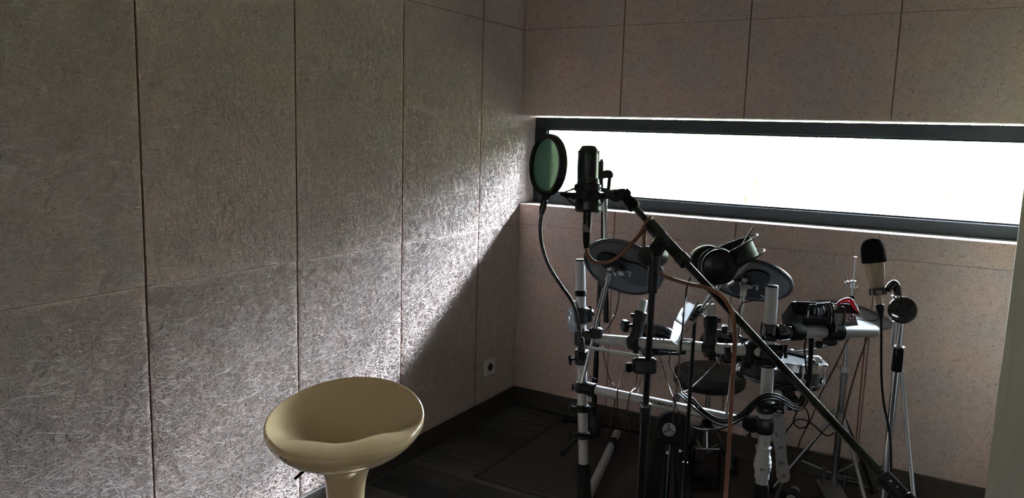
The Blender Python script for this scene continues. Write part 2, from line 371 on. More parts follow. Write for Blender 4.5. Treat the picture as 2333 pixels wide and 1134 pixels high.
rows = [(0.0, 1.0), (1.0, 2.004), (2.004, RZ)]
GV, GH = 0.0036, 0.0016
# left wall -------------------------------------------------------
wl = struct('wall_left', MB().box((-0.10, (YF+0.06+RY)/2, RZ/2), (0.16, YF+0.06-RY+0.2, RZ)), 'joint', 'left wall clad in beige wood wool boards', 'wall')
ys = [YF+0.05, -0.392]
while ys[-1] > RY+0.01: ys.append(max(RY, ys[-1]-0.6))
for ri, (z0, z1) in enumerate(rows):
    for a, b in zip(ys[:-1], ys[1:]):
        panel(wl, (random.uniform(-.0004, .0002)+(-.0014, 0, .0004)[ri], (a+b)/2, (z0+z1)/2), a-b-GV, z1-z0-GH, ROT_L)
# raised wood wool strands on the boards that catch the raking light
import numpy as np
def strands(seed, n, y0, y1, z0, z1, edges_y, edges_z):
    rng = np.random.default_rng(seed); K = 6
    cy = rng.uniform(y0, y1, n); cz = rng.uniform(z0, z1, n); ln = rng.uniform(.016, .062, n)**1.0; ln = np.where(rng.random(n) < .12, ln*1.7, ln)
    a = rng.uniform(0, PI, n); cur = rng.normal(0, 9.0, n); wob = rng.normal(0, .25, n); wd = rng.uniform(.00045, .00100, n); hh = rng.uniform(.0001, .0013, n); tilt = rng.normal(0, .012, n)
    t = np.linspace(-.5, .5, K)
    P = np.zeros((n, K, 3)); y = np.zeros((n, K)); z = np.zeros((n, K)); th = a[:, None]+cur[:, None]*(t*ln[:, None])+wob[:, None]*np.sin(t*7)
    dsy = np.cos(th)*(ln/(K-1))[:, None]; dsz = np.sin(th)*(ln/(K-1))[:, None]
    y = cy[:, None]+np.cumsum(dsy, 1)-dsy.sum(1)[:, None]/2; z = cz[:, None]+np.cumsum(dsz, 1)-dsz.sum(1)[:, None]/2
    # a strand ends at the edge of its own board: stop it where it would cross a joint
    def lim(c, edges, g, lo0, hi0):
        e = np.array([lo0]+sorted(edges)+[hi0]); i = np.clip(np.searchsorted(e, c), 1, len(e)-1); return e[i-1]+g, e[i]-g
    ylo, yhi = lim(cy, [q for q in edges_y if y0-.5 < q < y1], .0030, y0-.5, y1); zlo, zhi = lim(cz, edges_z, .0011, z0-.05, z1+.05)
    inside = (y >= ylo[:, None]) & (y <= yhi[:, None]) & (z >= zlo[:, None]) & (z <= zhi[:, None])
    K2 = K//2
    for k_ in range(K2, K):            # outwards from the middle, freeze at the last point inside
        bad = ~inside[:, k_]; y[bad, k_] = y[bad, k_-1]; z[bad, k_] = z[bad, k_-1]
    for k_ in range(K2-2, -1, -1):
        bad = ~inside[:, k_]; y[bad, k_] = y[bad, k_+1]; z[bad, k_] = z[bad, k_+1]
    ok = inside[:, K2-1] & inside[:, K2]
    y, z, th, wd, hh, ln, tilt = y[ok], z[ok], th[ok], wd[ok], hh[ok], ln[ok], tilt[ok]; n = len(y)
    x = hh[:, None]+np.abs(tilt)[:, None]*ln[:, None]*t*0.5
    taper = np.array([.35, .9, 1, 1, .9, .35])
    ny, nz = -np.sin(th)*wd[:, None]*taper, np.cos(th)*wd[:, None]*taper
    V = np.zeros((n, K, 3, 3))
    V[:, :, 0] = np.stack([x-.0004, y+ny, z+nz], -1); V[:, :, 1] = np.stack([x+wd[:, None]*.9, y, z], -1); V[:, :, 2] = np.stack([x-.0004, y-ny, z-nz], -1)
    base = (np.arange(n)*K*3)[:, None, None]; k = np.arange(K-1)[None, :, None]*3; j = np.arange(2)[None, None, :]
    q = base+k+j; F = np.stack([q, q+1, q+4, q+3], -1).reshape(-1, 4)
    me = bpy.data.meshes.new('fibres'); me.vertices.add(n*K*3); me.vertices.foreach_set('co', V.reshape(-1).astype(np.float32))
    me.loops.add(len(F)*4); me.loops.foreach_set('vertex_index', F.reshape(-1).astype(np.int32))
    me.polygons.add(len(F)); me.polygons.foreach_set('loop_start', np.arange(0, len(F)*4, 4, dtype=np.int32))
    me.update(calc_edges=True); me.materials.append(M['fibre']); return me
fe_y = sorted(ys); fe_z = [1.0, 2.004]
fo_ = bpy.data.objects.new('fibres', strands(4, 105000, -2.95, YF, 0.09, 2.40, fe_y, fe_z)); COL.objects.link(fo_); fo_.parent = wl; fo_['kind'] = 'stuff'
# window wall ------------------------------------------------------
mb = MB()
YB0, YB1 = PT-0.006, 0.215
mb.box((RX/2, (YB0+YB1)/2, (ZS-0.01)/2), (RX, YB1-YB0, ZS-0.01))
mb.box((RX/2, (YB0+YB1)/2, (ZH+0.01+RZ)/2), (RX, YB1-YB0, RZ-ZH-0.01))
mb.box(((WX1+RX)/2, (YB0+YB1)/2, (ZS+ZH)/2), (RX-WX1, YB1-YB0, ZH-ZS+0.04))
wb = struct('wall_back', mb, 'joint', 'window wall clad in beige wood wool boards', 'wall')
xs = [0.0, 0.552]
while xs[-1] < RX-0.01: xs.append(min(RX, xs[-1]+0.6))
for (z0, z1) in [(0.0, 1.0), (1.0, ZS), (ZH, 2.004), (2.004, RZ)]:
    for a, b in zip(xs[:-1], xs[1:]):
        if a > WX1 and z1 == ZS: pass
        panel(wb, ((a+b)/2, random.uniform(-.0006, .001), (z0+z1)/2), b-a-GV*0.45, z1-z0-GH*0.6, ROT_B)
panel(wb, ((WX1+RX)/2, 0, (ZS+ZH)/2), RX-WX1, ZH-ZS, ROT_B)
# reveal: sill top and head soffit of the opening
struct('sill_board', MB().box((WX1/2, (0.004+YF+.01)/2, ZS-0.006), (WX1, YF+.006, 0.012)), 'sill', None, None, wb)
struct('head_board', MB().box((WX1/2, (0.004+YF+.01)/2, ZH+0.006), (WX1, YF+.006, 0.012)), 'sill', None, None, wb)
# other walls, ceiling ---------------------------------------------
struct('wall_right', MB().box((RX+0.06, RY/2, RZ/2), (0.12, -RY+0.4, RZ)), 'plaster', 'plain plastered right wall behind the wooden door', 'wall')
mb = MB(); rx0, rx1, rz0, rz1 = 1.35, 2.65, 1.32, 1.68
mb.box((rx0/2, RY-0.06, RZ/2), (rx0, 0.12, RZ)); mb.box(((rx1+RX)/2, RY-0.06, RZ/2), (RX-rx1, 0.12, RZ))
mb.box(((rx0+rx1)/2, RY-0.06, rz0/2), (rx1-rx0, 0.12, rz0)); mb.box(((rx0+rx1)/2, RY-0.06, (rz1+RZ)/2), (rx1-rx0, 0.12, RZ-rz1))
struct('wall_rear', mb, 'plaster', 'plain plastered rear wall with a small window', 'wall')
struct('ceiling', MB().box((RX/2, RY/2+0.1, RZ+0.06), (RX+0.5, -RY+0.6, 0.12)), 'ceiling', 'plain flat ceiling above the boards', 'ceiling')
# floor ------------------------------------------------------------
fl = struct('floor', MB().box((RX/2, RY/2, -0.05), (RX+0.3, -RY+0.3, 0.08)), 'joint', 'dark grey brown laminate plank floor', 'floor')
pw = 0.135; pl = 1.25; _plm = {}
yy = -0.002; row = 0
while yy > RY:
    x0 = -[0.0, 0.55, 0.22, 0.9][row % 4]; 
    while x0 < RX:
        a, b = max(0.0, x0), min(RX, x0+pl)
        if b-a > 0.05:
            k = round(b-a, 3)
            if k not in _plm:
                tmp = MB().box((0, 0, -0.004), (k-0.0008, pw-0.0008, 0.0085), bev=0.0005)
                me = bpy.data.meshes.new('plank'); me.from_pydata([tuple(v) for v in tmp.v], [], tmp.f); me.update(); me.materials.append(M['floor']); _plm[k] = me
            o = bpy.data.objects.new('plank', _plm[k]); COL.objects.link(o); o.parent = fl; o.location = ((a+b)/2, yy-pw/2, 0)
        x0 += pl
    yy -= pw; row += 1
# baseboards -------------------------------------------------------
def baseboard(name, c, size, label, axis):
    o = bpy.data.objects.new(name, None)
    o = MB().box(c, size, bev=0.004).build(name, 'basew'); tag(o, label, 'baseboard', kind='structure')
baseboard('baseboard_left', (0.008, RY/2, 0.05), (0.015, -RY, 0.101), 'dark wooden baseboard along the left wall', 1)
baseboard('baseboard_back', (RX/2, -0.008, 0.05), (RX, 0.015, 0.101), 'dark wooden baseboard under the window wall', 0)
# window -----------------------------------------------------------
wn = MB()
FT, FBm, FL = 0.060, 0.060, 0.074
z0, z1 = ZS-0.002, ZH-0.006
wn.box((WX1/2, YF+0.035, z1-FT/2), (WX1, 0.07, FT), bev=0.004)
wn.box((WX1/2, YF+0.035, z0+FBm/2), (WX1, 0.07, FBm), bev=0.004)
wn.box((FL/2-0.004, YF+0.035, (z0+z1)/2), (FL, 0.07, z1-z0-FT-FBm+0.01), bev=0.004)
wn.box((WX1-FL/2, YF+0.035, (z0+z1)/2), (FL, 0.07, z1-z0-FT-FBm+0.01), bev=0.004)
win = struct('window_1', wn, 'frame', 'long low window with dark anthracite frame above the drums', 'window')
MB().box((WX1/2, YF+0.040, (z0+z1)/2), (WX1-2*FL+.02, 0.004, z1-z0-FT-FBm+.02)).build('pane', 'glass', win, smooth=False)
gk = MB()   # glazing bead
for zz in (z1-FT-0.004, z0+FBm+0.004): gk.box((WX1/2, YF+0.026, zz), (WX1-2*FL, 0.022, 0.008), bev=0.002)
for xx in (FL-0.002, WX1-FL-.002): gk.box((xx, YF+0.026, (z0+z1)/2), (0.008, 0.022, z1-z0-FT-FBm), bev=0.002)
gk.build('glazing_bead', 'frame', win)
w2 = MB(); fw_ = 0.06
for c, s in (((2.0, RY-.03, rz0+fw_/2), (1.3, .06, fw_)), ((2.0, RY-.03, rz1-fw_/2), (1.3, .06, fw_)), ((rx0+fw_/2, RY-.03, 1.50), (fw_, .06, .7)), ((rx1-fw_/2, RY-.03, 1.50), (fw_, .06, .7)), ((2.0, RY-.03, 1.50), (.05, .06, .7))):
    w2.box(c, s, bev=.004)
win2 = struct('window_2', w2, 'frame', 'small two light window in the rear wall', 'window')
MB().box((2.0, RY-.035, 1.50), (1.2, .004, .65)).build('pane', 'glass', win2, smooth=False)
# pale wooden door leaf on the right --------------------------------
e0 = onplane(2303, 650, V3((0, -0.6, 0)), V3((0, 1, 0))); dx, dy = math.cos(math.radians(-26)), math.sin(math.radians(-26))
DX, DY = V3((dx, dy, 0)), V3((-dy, dx, 0))
dc = V3((e0.x, e0.y, 0))+DX*0.40+DY*0.021
dr = MB().box(V3((dc.x, dc.y, 1.02)), (0.80, 0.042, 2.03), (DX, DY, V3((0, 0, 1))), bev=0.003).build('door_1', 'pine')
tag(dr, 'pale whitewashed wooden door leaf standing open in front of window wall', 'door', kind='structure')
hd = MB(); hp = dc+DX*0.33-DY*0.021+V3((0, 0, 1.02))
hd.lathe(hp, -DY, [(0.024, 0), (0.024, 0.008), (0.010, 0.010), (0.009, 0.05)], 20); hd.tube(hp-DY*0.045, hp-DY*0.045-DX*0.11, 0.009, 0.008)
hd.build('door_handle', 'steel', dr)

# outside: added eaves and bounce wall, lawn, trees -----------------------------------------
EY = 1.30; EZ = 2.20
struct('roof_eave', MB().box((1.8, (0.22+EY)/2, EZ+0.06), (9.0, EY-0.22, 0.12)).box((1.8, 0.30, (EZ+2.7)/2), (9, 0.14, 2.7-EZ)), 'eave', 'unseen overhang added above the long window to cut off sky light', 'roof')  # unseen overhang, added to limit the sky light on the left wall
struct('ground', MB().box((1.8, 20, -0.45), (60, 39.4, 0.1)).box((1.8, -25.5, -0.45), (60, 40, 0.1)), 'lawn', 'green lawn outside the long window', 'ground')
struct('added_rear_eave', MB().box((1.8, RY-0.75, 2.28), (9.0, 1.26, 0.12)), 'eave', 'unseen overhang added above the rear window to dim its daylight', 'roof')  # unseen overhang, added to hold back daylight at the rear window
struct('bounce_wall', MB().box((1.8, RY-3.2, 1.1), (16, 0.2, 3.2)), 'gwall', 'unseen wall added outside the rear window to bounce warm light', 'wall')  # unseen reflector wall, added to warm the fill light from behind
def leaf_mesh(seed, n=4800):
    rnd = random.Random(seed); vs = []; fs = []
    for _ in range(n):
        while True:
            p = V3((rnd.uniform(-1, 1), rnd.uniform(-1, 1), rnd.uniform(-1, 1)))
            if 0.45 < p.length < 1.0: break
        p = V3((p.x, p.y, p.z)); a = rnd.uniform(0, 2*PI); n_ = (p+V3((rnd.uniform(-.6, .6), rnd.uniform(-.6, .6), rnd.uniform(-.1, .9)))).normalized()
        x, y, _z = frame_of(n_); x, y = x*math.cos(a)+y*math.sin(a), y*math.cos(a)-x*math.sin(a); s = rnd.uniform(.035, .07); b = len(vs)
        vs += [p-x*s, p-y*s*.55, p+x*s, p+y*s*.55]; fs.append((b, b+1, b+2, b+3))
    me = bpy.data.meshes.new('crown'); me.from_pydata([tuple(v) for v in vs], [], fs); me.update(); me.materials.append(M['leafm']); return me
crowns = [leaf_mesh(i) for i in range(3)]
TREES = [(-7.6+2.35*i, 6.9+0.35*(i % 2), 1.12+0.06*((i*3) % 4)) for i in range(9)]
for i, (x, y, r) in enumerate(TREES):
    t = thing('garden_tree', (x, y, -0.4), 'broad leafy green garden tree standing on the lawn outside the long window', 'tree', 'garden trees outside the window')
    MB().tube((x, y, -0.4), (x+.05, y, 1.4), 0.10, 0.06, 10).build('trunk', 'bark', t)
    c = bpy.data.objects.new('crown', crowns[i % 3]); COL.objects.link(c); c.parent = t; c.location = (0, 0, 2.30); c.scale = (r*0.98, r*0.9, r*1.55); c.rotation_euler = (0, 0, i*1.3)
    c['kind'] = 'stuff'

# ================================================================== THINGS
# rug ---------------------------------------------------------------
rg = thing('rug', (1.2, -0.47, 0), 'brown flat rug with dark binding under the drum kit', 'rug')
MB().box((1.21, -0.475, 0.003), (1.71, 0.83, 0.006), bev=0.002).build('pile', 'rug', rg)
rb = MB()
for c, s in (((1.21, -.900, .004), (1.75, .022, .008)), ((1.21, -.05, .004), (1.75, .022, .008)), ((.346, -.475, .004), (.022, .87, .008)), ((2.074, -.475, .004), (.022, .87, .008))): rb.box(c, s, bev=.002)
rb.build('binding', 'rugedge', rg)

# wall socket --------------------------------------------------------
so = thing('wall_socket', (0.0, -0.273, 0.276), 'white wall socket low on the left wall near the corner', 'socket')
mb = MB().box((0.007, -0.273, 0.276), (0.014, 0.100, 0.088), bev=0.004); mb.build('plate', 'white', so)
MB().lathe((0.0142, -0.273, 0.276), (1, 0, 0), [(0.0215, 0), (0.0215, 0.002), (0.0195, 0.002), (0.0190, 0.0005), (0.0, 0.0005)], 28, cap0=False, cap1=False).build('socket_ring', 'grey', so)
MB().lathe((0.0145, -0.273, 0.276), (1, 0, 0), [(0.018, 0.0004), (0.018, 0.0009)], 24).build('socket_well', 'ink', so)

# bar stool ----------------------------------------------------------
sc_ = at(787, 945, 2.10); SX, SY = sc_.x, sc_.y
st = thing('bar_stool', (SX, SY, 0), 'glossy cream moulded plastic bar stool with bowl seat on trumpet pedestal', 'stool')
BX = V3((RT.x, RT.y, 0)).normalized(); BY = V3((FW.x, FW.y, 0)).normalized()     # picture right, away from camera
ZR = 0.706; RA, RB = 0.212, 0.205; SEG = 96
FDIR = math.radians(-80)                      # side of the lowered waterfall front edge
def frontness(th): return max(0.0, math.cos(th-FDIR))
def rim(th):
    back = math.sin(th+math.radians(8))       # 1 = away from camera
    return ZR + 0.034*back + 0.014*max(0, back)**2
def sp(th, s, z): return V3((SX, SY, 0))+BX*(math.cos(th)*RA*s)+BY*(math.sin(th)*RB*s)+V3((0, 0, z))
ths = [2*PI*i/SEG for i in range(SEG)]
rings = []
ZB = 0.640
for s in (0.03, 0.12, 0.22, 0.32, 0.42, 0.50, 0.57, 0.63, 0.69, 0.75, 0.80, 0.85, 0.89, 0.925, 0.955, 0.975):        # inside of the bowl
    ring = []
    for th in ths:
        q = s/0.975; zr = rim(th)
        zbk = ZB+(zr+0.003-ZB)*q**2.6
        cz = zr+0.013                         # crest of the rolled front lip
        if q < 0.70: zf = ZB+(cz-ZB)*(0.5-0.5*math.cos(PI*min(1, q/0.70)))**1.2
        else: zf = cz-(cz-zr-0.003)*((q-0.70)/0.30)**1.8
        w = frontness(th); w = w*w*(3-2*w)
        ring.append(sp(th, s, zbk*(1-w)+zf*w))
    rings.append(ring)
for s, dz in ((0.988, 0.002), (0.997, -0.002), (1.0, -0.007), (0.998, -0.014), (0.988, -0.021), (0.970, -0.024)): rings.append([sp(th, s, rim(th)+dz) for th in ths])
so_ = MB().grid(rings, True, True, False).build('seat', 'cream', st, 60); tag(so_, 'cream bowl shaped seat with raised rear rim')
rings = []
for k, (r, z, m) in enumerate(((0.985, ZR-.019, 1), (0.955, ZR-.032, 1), (0.88, ZR-.048, .95), (0.76, ZR-.065, .82), (0.62, ZR-.080, .62), (0.50, ZR-.094, .42), (0.41, ZR-.110, .24), (0.345, ZR-.128, .10), (0.295, ZR-.150, .0), (0.262, ZR-.175, 0), (0.243, ZR-.21, 0), (0.235, .44, 0), (0.232, .34, 0), (0.235, .24, 0), (.25, .17, 0), (.30, .11, 0), (.42, .065, 0), (.62, .038, 0), (.86, .020, 0), (.97, .011, 0), (.985, .004, 0), (.97, 0, 0))):
    rings.append([sp(th, r, z+(rim(th)-ZR)*m) for th in ths])
MB().grid(rings, True, False, True).build('pedestal', 'cream', st, 60)
lv = MB().path(spline([sp(PI*1.05, .30, .57), at(726, 1050, 2.08), at(700, 1067, 2.05), at(671, 1091, 2.03)], 6), 0.0042, 10)
lv.build('lever', 'blackm', st)
for th, w in ((4.05, .05), (4.14, .025), (3.86, .012)):
    MB().path([sp(th+w*t/4, 0.9965, rim(th+w*t/4)-0.0165+0.001*math.sin(t*3)) for t in range(5)], 0.0016, 6).build('chipped_edge', 'chip', st)

# --------------------------------------------------- drum rack
DL, DR = 2.95, 2.50
def ldp(u, v): return at(u, v, DL+0.00013*(v-592))
def rdp(u, v): return at(u, v, DR+0.00016*(v-650))
R_L, R_R = 0.0190, 0.0200
Lt, Lb = ldp(1322, 593), ldp(1329, 1062)
Rt, Rb = rdp(1759, 652), rdp(1735, 1100)
lbase = Lb+(Lb-Lt).normalized()*((Lb.z-0.03)/max(1e-3, abs((Lb-Lt).normalized().z)))
rbase = Rb+(Rb-Rt).normalized()*((Rb.z-0.03)/max(1e-3, abs((Rb-Rt).normalized().z)))
rk = thing('drum_rack', (1.2, -1.0, 0), 'silver tubular drum rack with black plastic clamps standing behind the boom stand', 'drum rack')
def lpt(v): return Lt+(Lb-Lt)*((v-593)/(1062-593))
def rpt(v): return Rt+(Rb-Rt)*((v-652)/(1100-652))
MB().lathe(lbase, Lt-lbase, [(R_L, 0), (R_L, (Lt-lbase).length-.002), (R_L-.002, (Lt-lbase).length)], 24).build('post', 'tube', rk)
MB().lathe(rbase, Rt-rbase, [(R_R, 0), (R_R, (Rt-rbase).length-.002), (R_R-.002, (Rt-rbase).length)], 24).build('post', 'tube', rk)
def cap(p, n, r): MB().lathe(p, n, [(r*1.06, -.006), (r*1.06, .002), (r*.9, .005)], 24).build('end_cap', 'blackp', rk)
cap(lpt(593), Lt-Lb, R_L*0.93); cap(rpt(652), Rt-Rb, R_R*0.93)
uL, uR = lpt(766), rpt(800); lL, lR = lpt(879), rpt(968)
MB().tube(uL, uR, 0.0185, seg=24).build('crossbar', 'tube', rk)
lower = MB().tube(lL, lR, 0.0185, seg=24).build('crossbar', 'tube', rk)
# maker's name on the lower bar
vs, fs = text_pts('YAMAHA', 0.0175, bold=0.0003)
ax = (lR-lL).normalized(); p0 = onplane(1508, 920, lL, (CAM-lL).cross(ax).cross(ax).normalized()) if False else lL+(lR-lL)*((1508-1329)/(1740-1329)*1.115)
nrm = ((CAM-p0)-ax*(CAM-p0).dot(ax)).normalized(); upv = nrm.cross(ax).normalized()
if upv.z < 0: upv = -upv
t = MB()
for co in vs:
    a = co.y/0.0188; t.v.append(p0+ax*co.x*1.25+(nrm*math.cos(a)+upv*math.sin(a))*0.0188)
t.f = fs; tx = t.build('lettering', 'ink', lower, smooth=False); tag(tx, 'black capital lettering YAMAHA')
# clamps: black sleeve around a tube, a bolt lug and a wing knob
def clamp(p, axis, r, ln, knob=None, kdir=None, mat_='blackp', parent=rk, lug=None):
    axis = V3(axis).normalized(); m = MB()
    m.lathe(p, axis, [(r*1.18, -ln/2), (r*1.42, -ln/2+.004), (r*1.42, -ln*.1), (r*1.32, 0), (r*1.42, ln*.1), (r*1.42, ln/2-.004), (r*1.18, ln/2)], 20)
    if lug is not None:
        x = V3(lug).normalized(); y = axis.cross(x).normalized()
        m.box(p+x*r*1.6, (r*1.3, r*0.9, ln*.8), (x, y, axis), bev=.003)
    c = m.build('clamp', mat_, parent)
    if kdir is not None: wing(p+V3(kdir).normalized()*r*1.3, kdir, r, c)
    return c
def wing(p, d, r, parent, mat_='blackp'):
    d = V3(d).normalized(); x, y, _ = frame_of(d); k = MB()
    k.tube(p, p+d*r*1.0, r*.22, seg=10)
    q = p+d*r*1.0
    k.lathe(q, d, [(r*.45, 0), (r*.5, r*.2), (r*.42, r*.5)], 14)
    for s in (-1, 1): k.box(q+y*s*r*.62+d*r*.3, (r*.28, r*.95, r*.55), (x, y, d), bev=r*.1)
    k.build('wing_knob', mat_, parent)
LA, RAx = (Lt-Lb).normalized(), (Rt-Rb).normalized()
MB().lathe(lpt(666), LA, [(R_L*1.12, -.011), (R_L*1.16, -.009), (R_L*1.16, .009), (R_L*1.12, .011)], 20).build('memory_collar', 'rubber', rk)
clamp(lpt(716), LA, R_L, 0.062, None, RT*.8-FW*.5+UP*.4, lug=RT)
# T joint to the upper bar
def tjoint(p, axis, bar, r, ln, parent=rk):
    m = MB(); bar = (bar-p).normalized()
    m.lathe(p, axis, [(r*1.2, -ln/2), (r*1.4, -ln/2+.005), (r*1.46, 0), (r*1.4, ln/2-.005), (r*1.2, ln/2)], 22)
    m.lathe(p, bar, [(r*1.2, 0), (r*1.3, r*1.0), (r*1.3, r*3.2), (r*1.12, r*3.4)], 22)
    x = axis.cross(bar).normalized()
    m.box(p+bar*r*2.2-axis*r*1.1, (r*1.6, r*1.1, r*.9), (bar, x, axis), bev=.003)
    return m.build('joint', 'blackp', parent)
j = tjoint(lpt(768), LA, uR, R_L, .055); wing(lpt(768)+RT*.02+UP*.03, UP*.5-RT-FW*.4, R_L, j)
clamp(lpt(810), LA, R_L, .058, None, -RT*.9-FW*.3-UP*.2, lug=-FW)
j = tjoint(lpt(879), LA, lR, R_L, .040); wing(lpt(879)+RT*.035+UP*.015, RT*.4+UP*.9, R_L*.8, j)
wing(lpt(879)-RT*.02, -RT-FW*.3, R_L*.7, j)
for v in (927, 989):
    c = clamp(lpt(v), LA, R_L, .028, None, -RT-FW*.2+UP*.1); wing(lpt(v)+RT*R_L*1.2, RT+FW*.3+UP*.1, R_L*.9, c)
# left foot: black boot and floor tube
m = MB().lathe(lbase, LA, [(R_L*1.75, -.03), (R_L*1.8, .01), (R_L*1.5, .08), (R_L*1.4, (Lb-lbase).length+.002), (R_L*1.15, (Lb-lbase).length+.012)], 22); m.build('foot_joint', 'rubber', rk)
fa, fb = onz(1335, 1100, .048), onz(1407, 984, .045)
fa = V3((lbase.x, lbase.y, .045))*.85+fa*.15
MB().tube(fa, fb, R_L, seg=22).build('floor_tube', 'tube', rk)
clamp(fa+(fb-fa)*.80, fb-fa, R_L, .05, None, RT*.2+UP*.3-FW)
cap(fb, fb-fa, R_L)
# right post joints
m = MB(); p = rpt(752)
m.lathe(p, RAx, [(R_R*1.25, -.028), (R_R*1.45, -.022), (R_R*1.5, 0), (R_R*1.45, .022), (R_R*1.25, .026)], 22)
m.build('joint', 'blackg', rk)
armA, armB = at(1768, 757, 2.50), at(1996, 755, 2.60)
adir = (armB-armA).normalized()
MB().lathe(armA, adir, [(R_R*1.05, 0), (R_R*1.25, .01), (R_R*1.25, .046), (R_R*1.05, .052)], 22).build('joint_arm', 'blackg', rk)
a2 = armA+adir*((1812-1768)/(1996-1768)*(armB-armA).length)
MB().lathe(a2, adir, [(R_R*1.1, -.022), (R_R*1.38, -.018), (R_R*1.38, .018), (R_R*1.2, .024)], 22).build('collar', 'rubber', rk)
al = (armB-a2).length
MB().lathe(a2, adir, [(R_R*.96, 0), (R_R*.96, al-.006), (R_R*.88, al-.001), (R_R*.6, al)], 24).build('side_arm', 'tube', rk)
c = clamp(rpt(796), RAx, R_R, .05, None, RT*.9-FW*.4, lug=RT); wing(rpt(812), -RT*.6-FW*.5+UP*.2, R_R*.8, c)
c = clamp(rpt(822), RAx, R_R, .030, None, RT*.8+FW*.4, lug=-RT)
c = clamp(rpt(922), RAx, R_R, .040, None, RT*.7-FW*.3, lug=RT)
MB().tube(rpt(930)+RT*.028-FW*.02, rpt(930)+RT*.045-FW*.02, .007, seg=14).build('bolt', 'chrome', rk)
j = tjoint(rpt(966), RAx, lL, R_R, .052); wing(rpt(966)-RT*.045-UP*.014, -UP*.8-RT*.3-FW*.3, R_R*.9, j)
MB().lathe(rpt(939), RAx, [(R_R*1.2, -.0035), (R_R*1.28, 0), (R_R*1.2, .0035)], 22).build('ring', 'tube', rk)
# wrapped lower end of the right post, crinkled
def wrapped(pa, pb, r, name, seed, marks, parent):
    rnd = random.Random(seed); n = 26; rg_ = []; x, y, d = frame_of(pb-pa)
    for i in range(n+1):
        t = i/n; rr = r*(1+.10*math.sin(t*9+seed)+rnd.uniform(-.035, .035)); rr *= (.80 if i in (0, n) else 1)
        rg_.append([pa+(pb-pa)*t+(x*math.cos(2*PI*q/28)+y*math.sin(2*PI*q/28))*rr*(1+rnd.uniform(-.03, .03)) for q in range(28)])
    w = MB().grid(rg_, True, True, True).build(name, 'wrap', parent, 25)
    ax_ = (pb-pa).normalized()
    for (s, t, off, size) in marks:
        p = pa+(pb-pa)*t; nn = ((CAM-p)-ax_*(CAM-p).dot(ax_)).normalized(); sd = ax_.cross(nn).normalized()
        k = MB()
        if s == '^':
            tri = [(-.5, -.45), (.5, -.45), (0, .5)]; tin = [(-.3, -.33), (.3, -.33), (0, .26)]
            k.v = [V3((a*size, b*size, 0)) for a, b in tri+tin]; k.f = [(0, 1, 4, 3), (1, 2, 5, 4), (2, 0, 3, 5)]; cs = k.v
        else: cs, k.f = text_pts(s, size)
        k.v = []
        for co in cs:       # letters run along the tube, turned a quarter
            lx, ly = -co.y, co.x; a = off+lx/(r*1.08)
            k.v.append(p+ax_*ly+(nn*math.cos(a)+sd*math.sin(a))*r*1.16)
        k.build('printed_mark', 'ink', w, smooth=False)
    return w
wrapped(rpt(1012), rpt(1092), R_R*1.28, 'plastic_wrap', 3, [('6', .62, .0, .022), ('D', .66, -1.0, .022)], rk)
MB().lathe(rbase, RAx, [(R_R*1.7, -.03), (R_R*1.75, .02), (R_R*1.4, .10), (R_R*1.25, (Rb-rbase).length-.01), (R_R*1.1, (Rb-rbase).length)], 22).build('foot_joint', 'rubber', rk)
ga, gb = V3((rbase.x, rbase.y+.03, .045)), onz(1812, 1116, .045)
MB().tube(ga, gb, R_R*.95, seg=22).build('floor_tube', 'tube', rk); cap(gb, gb-ga, R_R*.9)
clamp(ga+(gb-ga)*.90, gb-ga, R_R, .05, None, -RT-FW*.3+UP*.2)
# grey film bundle tied round the left post
rnd = random.Random(5); m = MB(); cpt = ldp(1309, 722); rr_ = []
for i in range(13):
    t = i/12; z = (t-.5)*.125; base = math.sin(PI*min(1, max(.02, t)))**.6*.024
    rr_.append([cpt+V3((0, 0, -z))+(BX*math.cos(2*PI*q/18)+BY*math.sin(2*PI*q/18))*(base*(1+rnd.uniform(-.22, .22))+.001) for q in range(18)])
m.grid(rr_, True, True, True).build('film_bundle', 'film2', rk, 20)
# short upright stubs that carry the drum pads
def ubar(u): return uL+(uR-uL)*max(0, min(1, ((u-1322)/(1752-1322))*(DL/ (DR+(DL-DR)*(1752-u)/430.0))))
for (ut, vt, ub, vb, side) in ((1466, 682, 1453, 776, -1), (1619, 692, 1602, 790, 1)):
    pb = ubar(ub); dd = (pb-CAM).dot(FW); pt = at(ut, vt, dd-.005); a = (pt-pb).normalized()
    MB().lathe(pb, pt-pb, [(.0165, 0), (.0165, (pt-pb).length-.002), (.015, (pt-pb).length)], 20).build('stub_tube', 'tube', rk)
    m = MB(); ln = (pt-pb).length
    m.lathe(pb, a, [(.020, -.03), (.024, -.022), (.024, .02), (.0215, .03), (.0215, ln*.45), (.0235, ln*.48), (.0235, ln*.70), (.019, ln*.73)], 20)
    m.lathe(pb, uR-uL, [(.020, -.024), (.0245, -.020), (.0245, .020), (.020, .024)], 20)
    m.box(pb-UP*.028+RT*.004, (.02, .022, .03), (RT, FW, UP), bev=.003)
    c = m.build('clamp', 'blackp', rk)
    kp = pb+a*ln*.38+RT*side*.022; kd = (RT*side-FW*.25).normalized(); kx, ky, _ = frame_of(kd)
    k = MB(); k.tube(kp, kp+kd*.022, .006, seg=12)
    k.grid([[kp+kd*h+(kx*math.cos(2*PI*q/36)+ky*math.sin(2*PI*q/36))*(.021+.003*math.cos(6*2*PI*q/36))*s for q in range(36)] for h, s in ((.016, .85), (.020, 1), (.034, 1), (.038, .8))], True, True, True)
    k.build('star_knob', 'blackp', c)
    MB().tube(pb+a*ln*.62+RT*side*.018, pb+a*ln*.62+RT*side*.034, .008, seg=12).build('bolt', 'blackg', c)
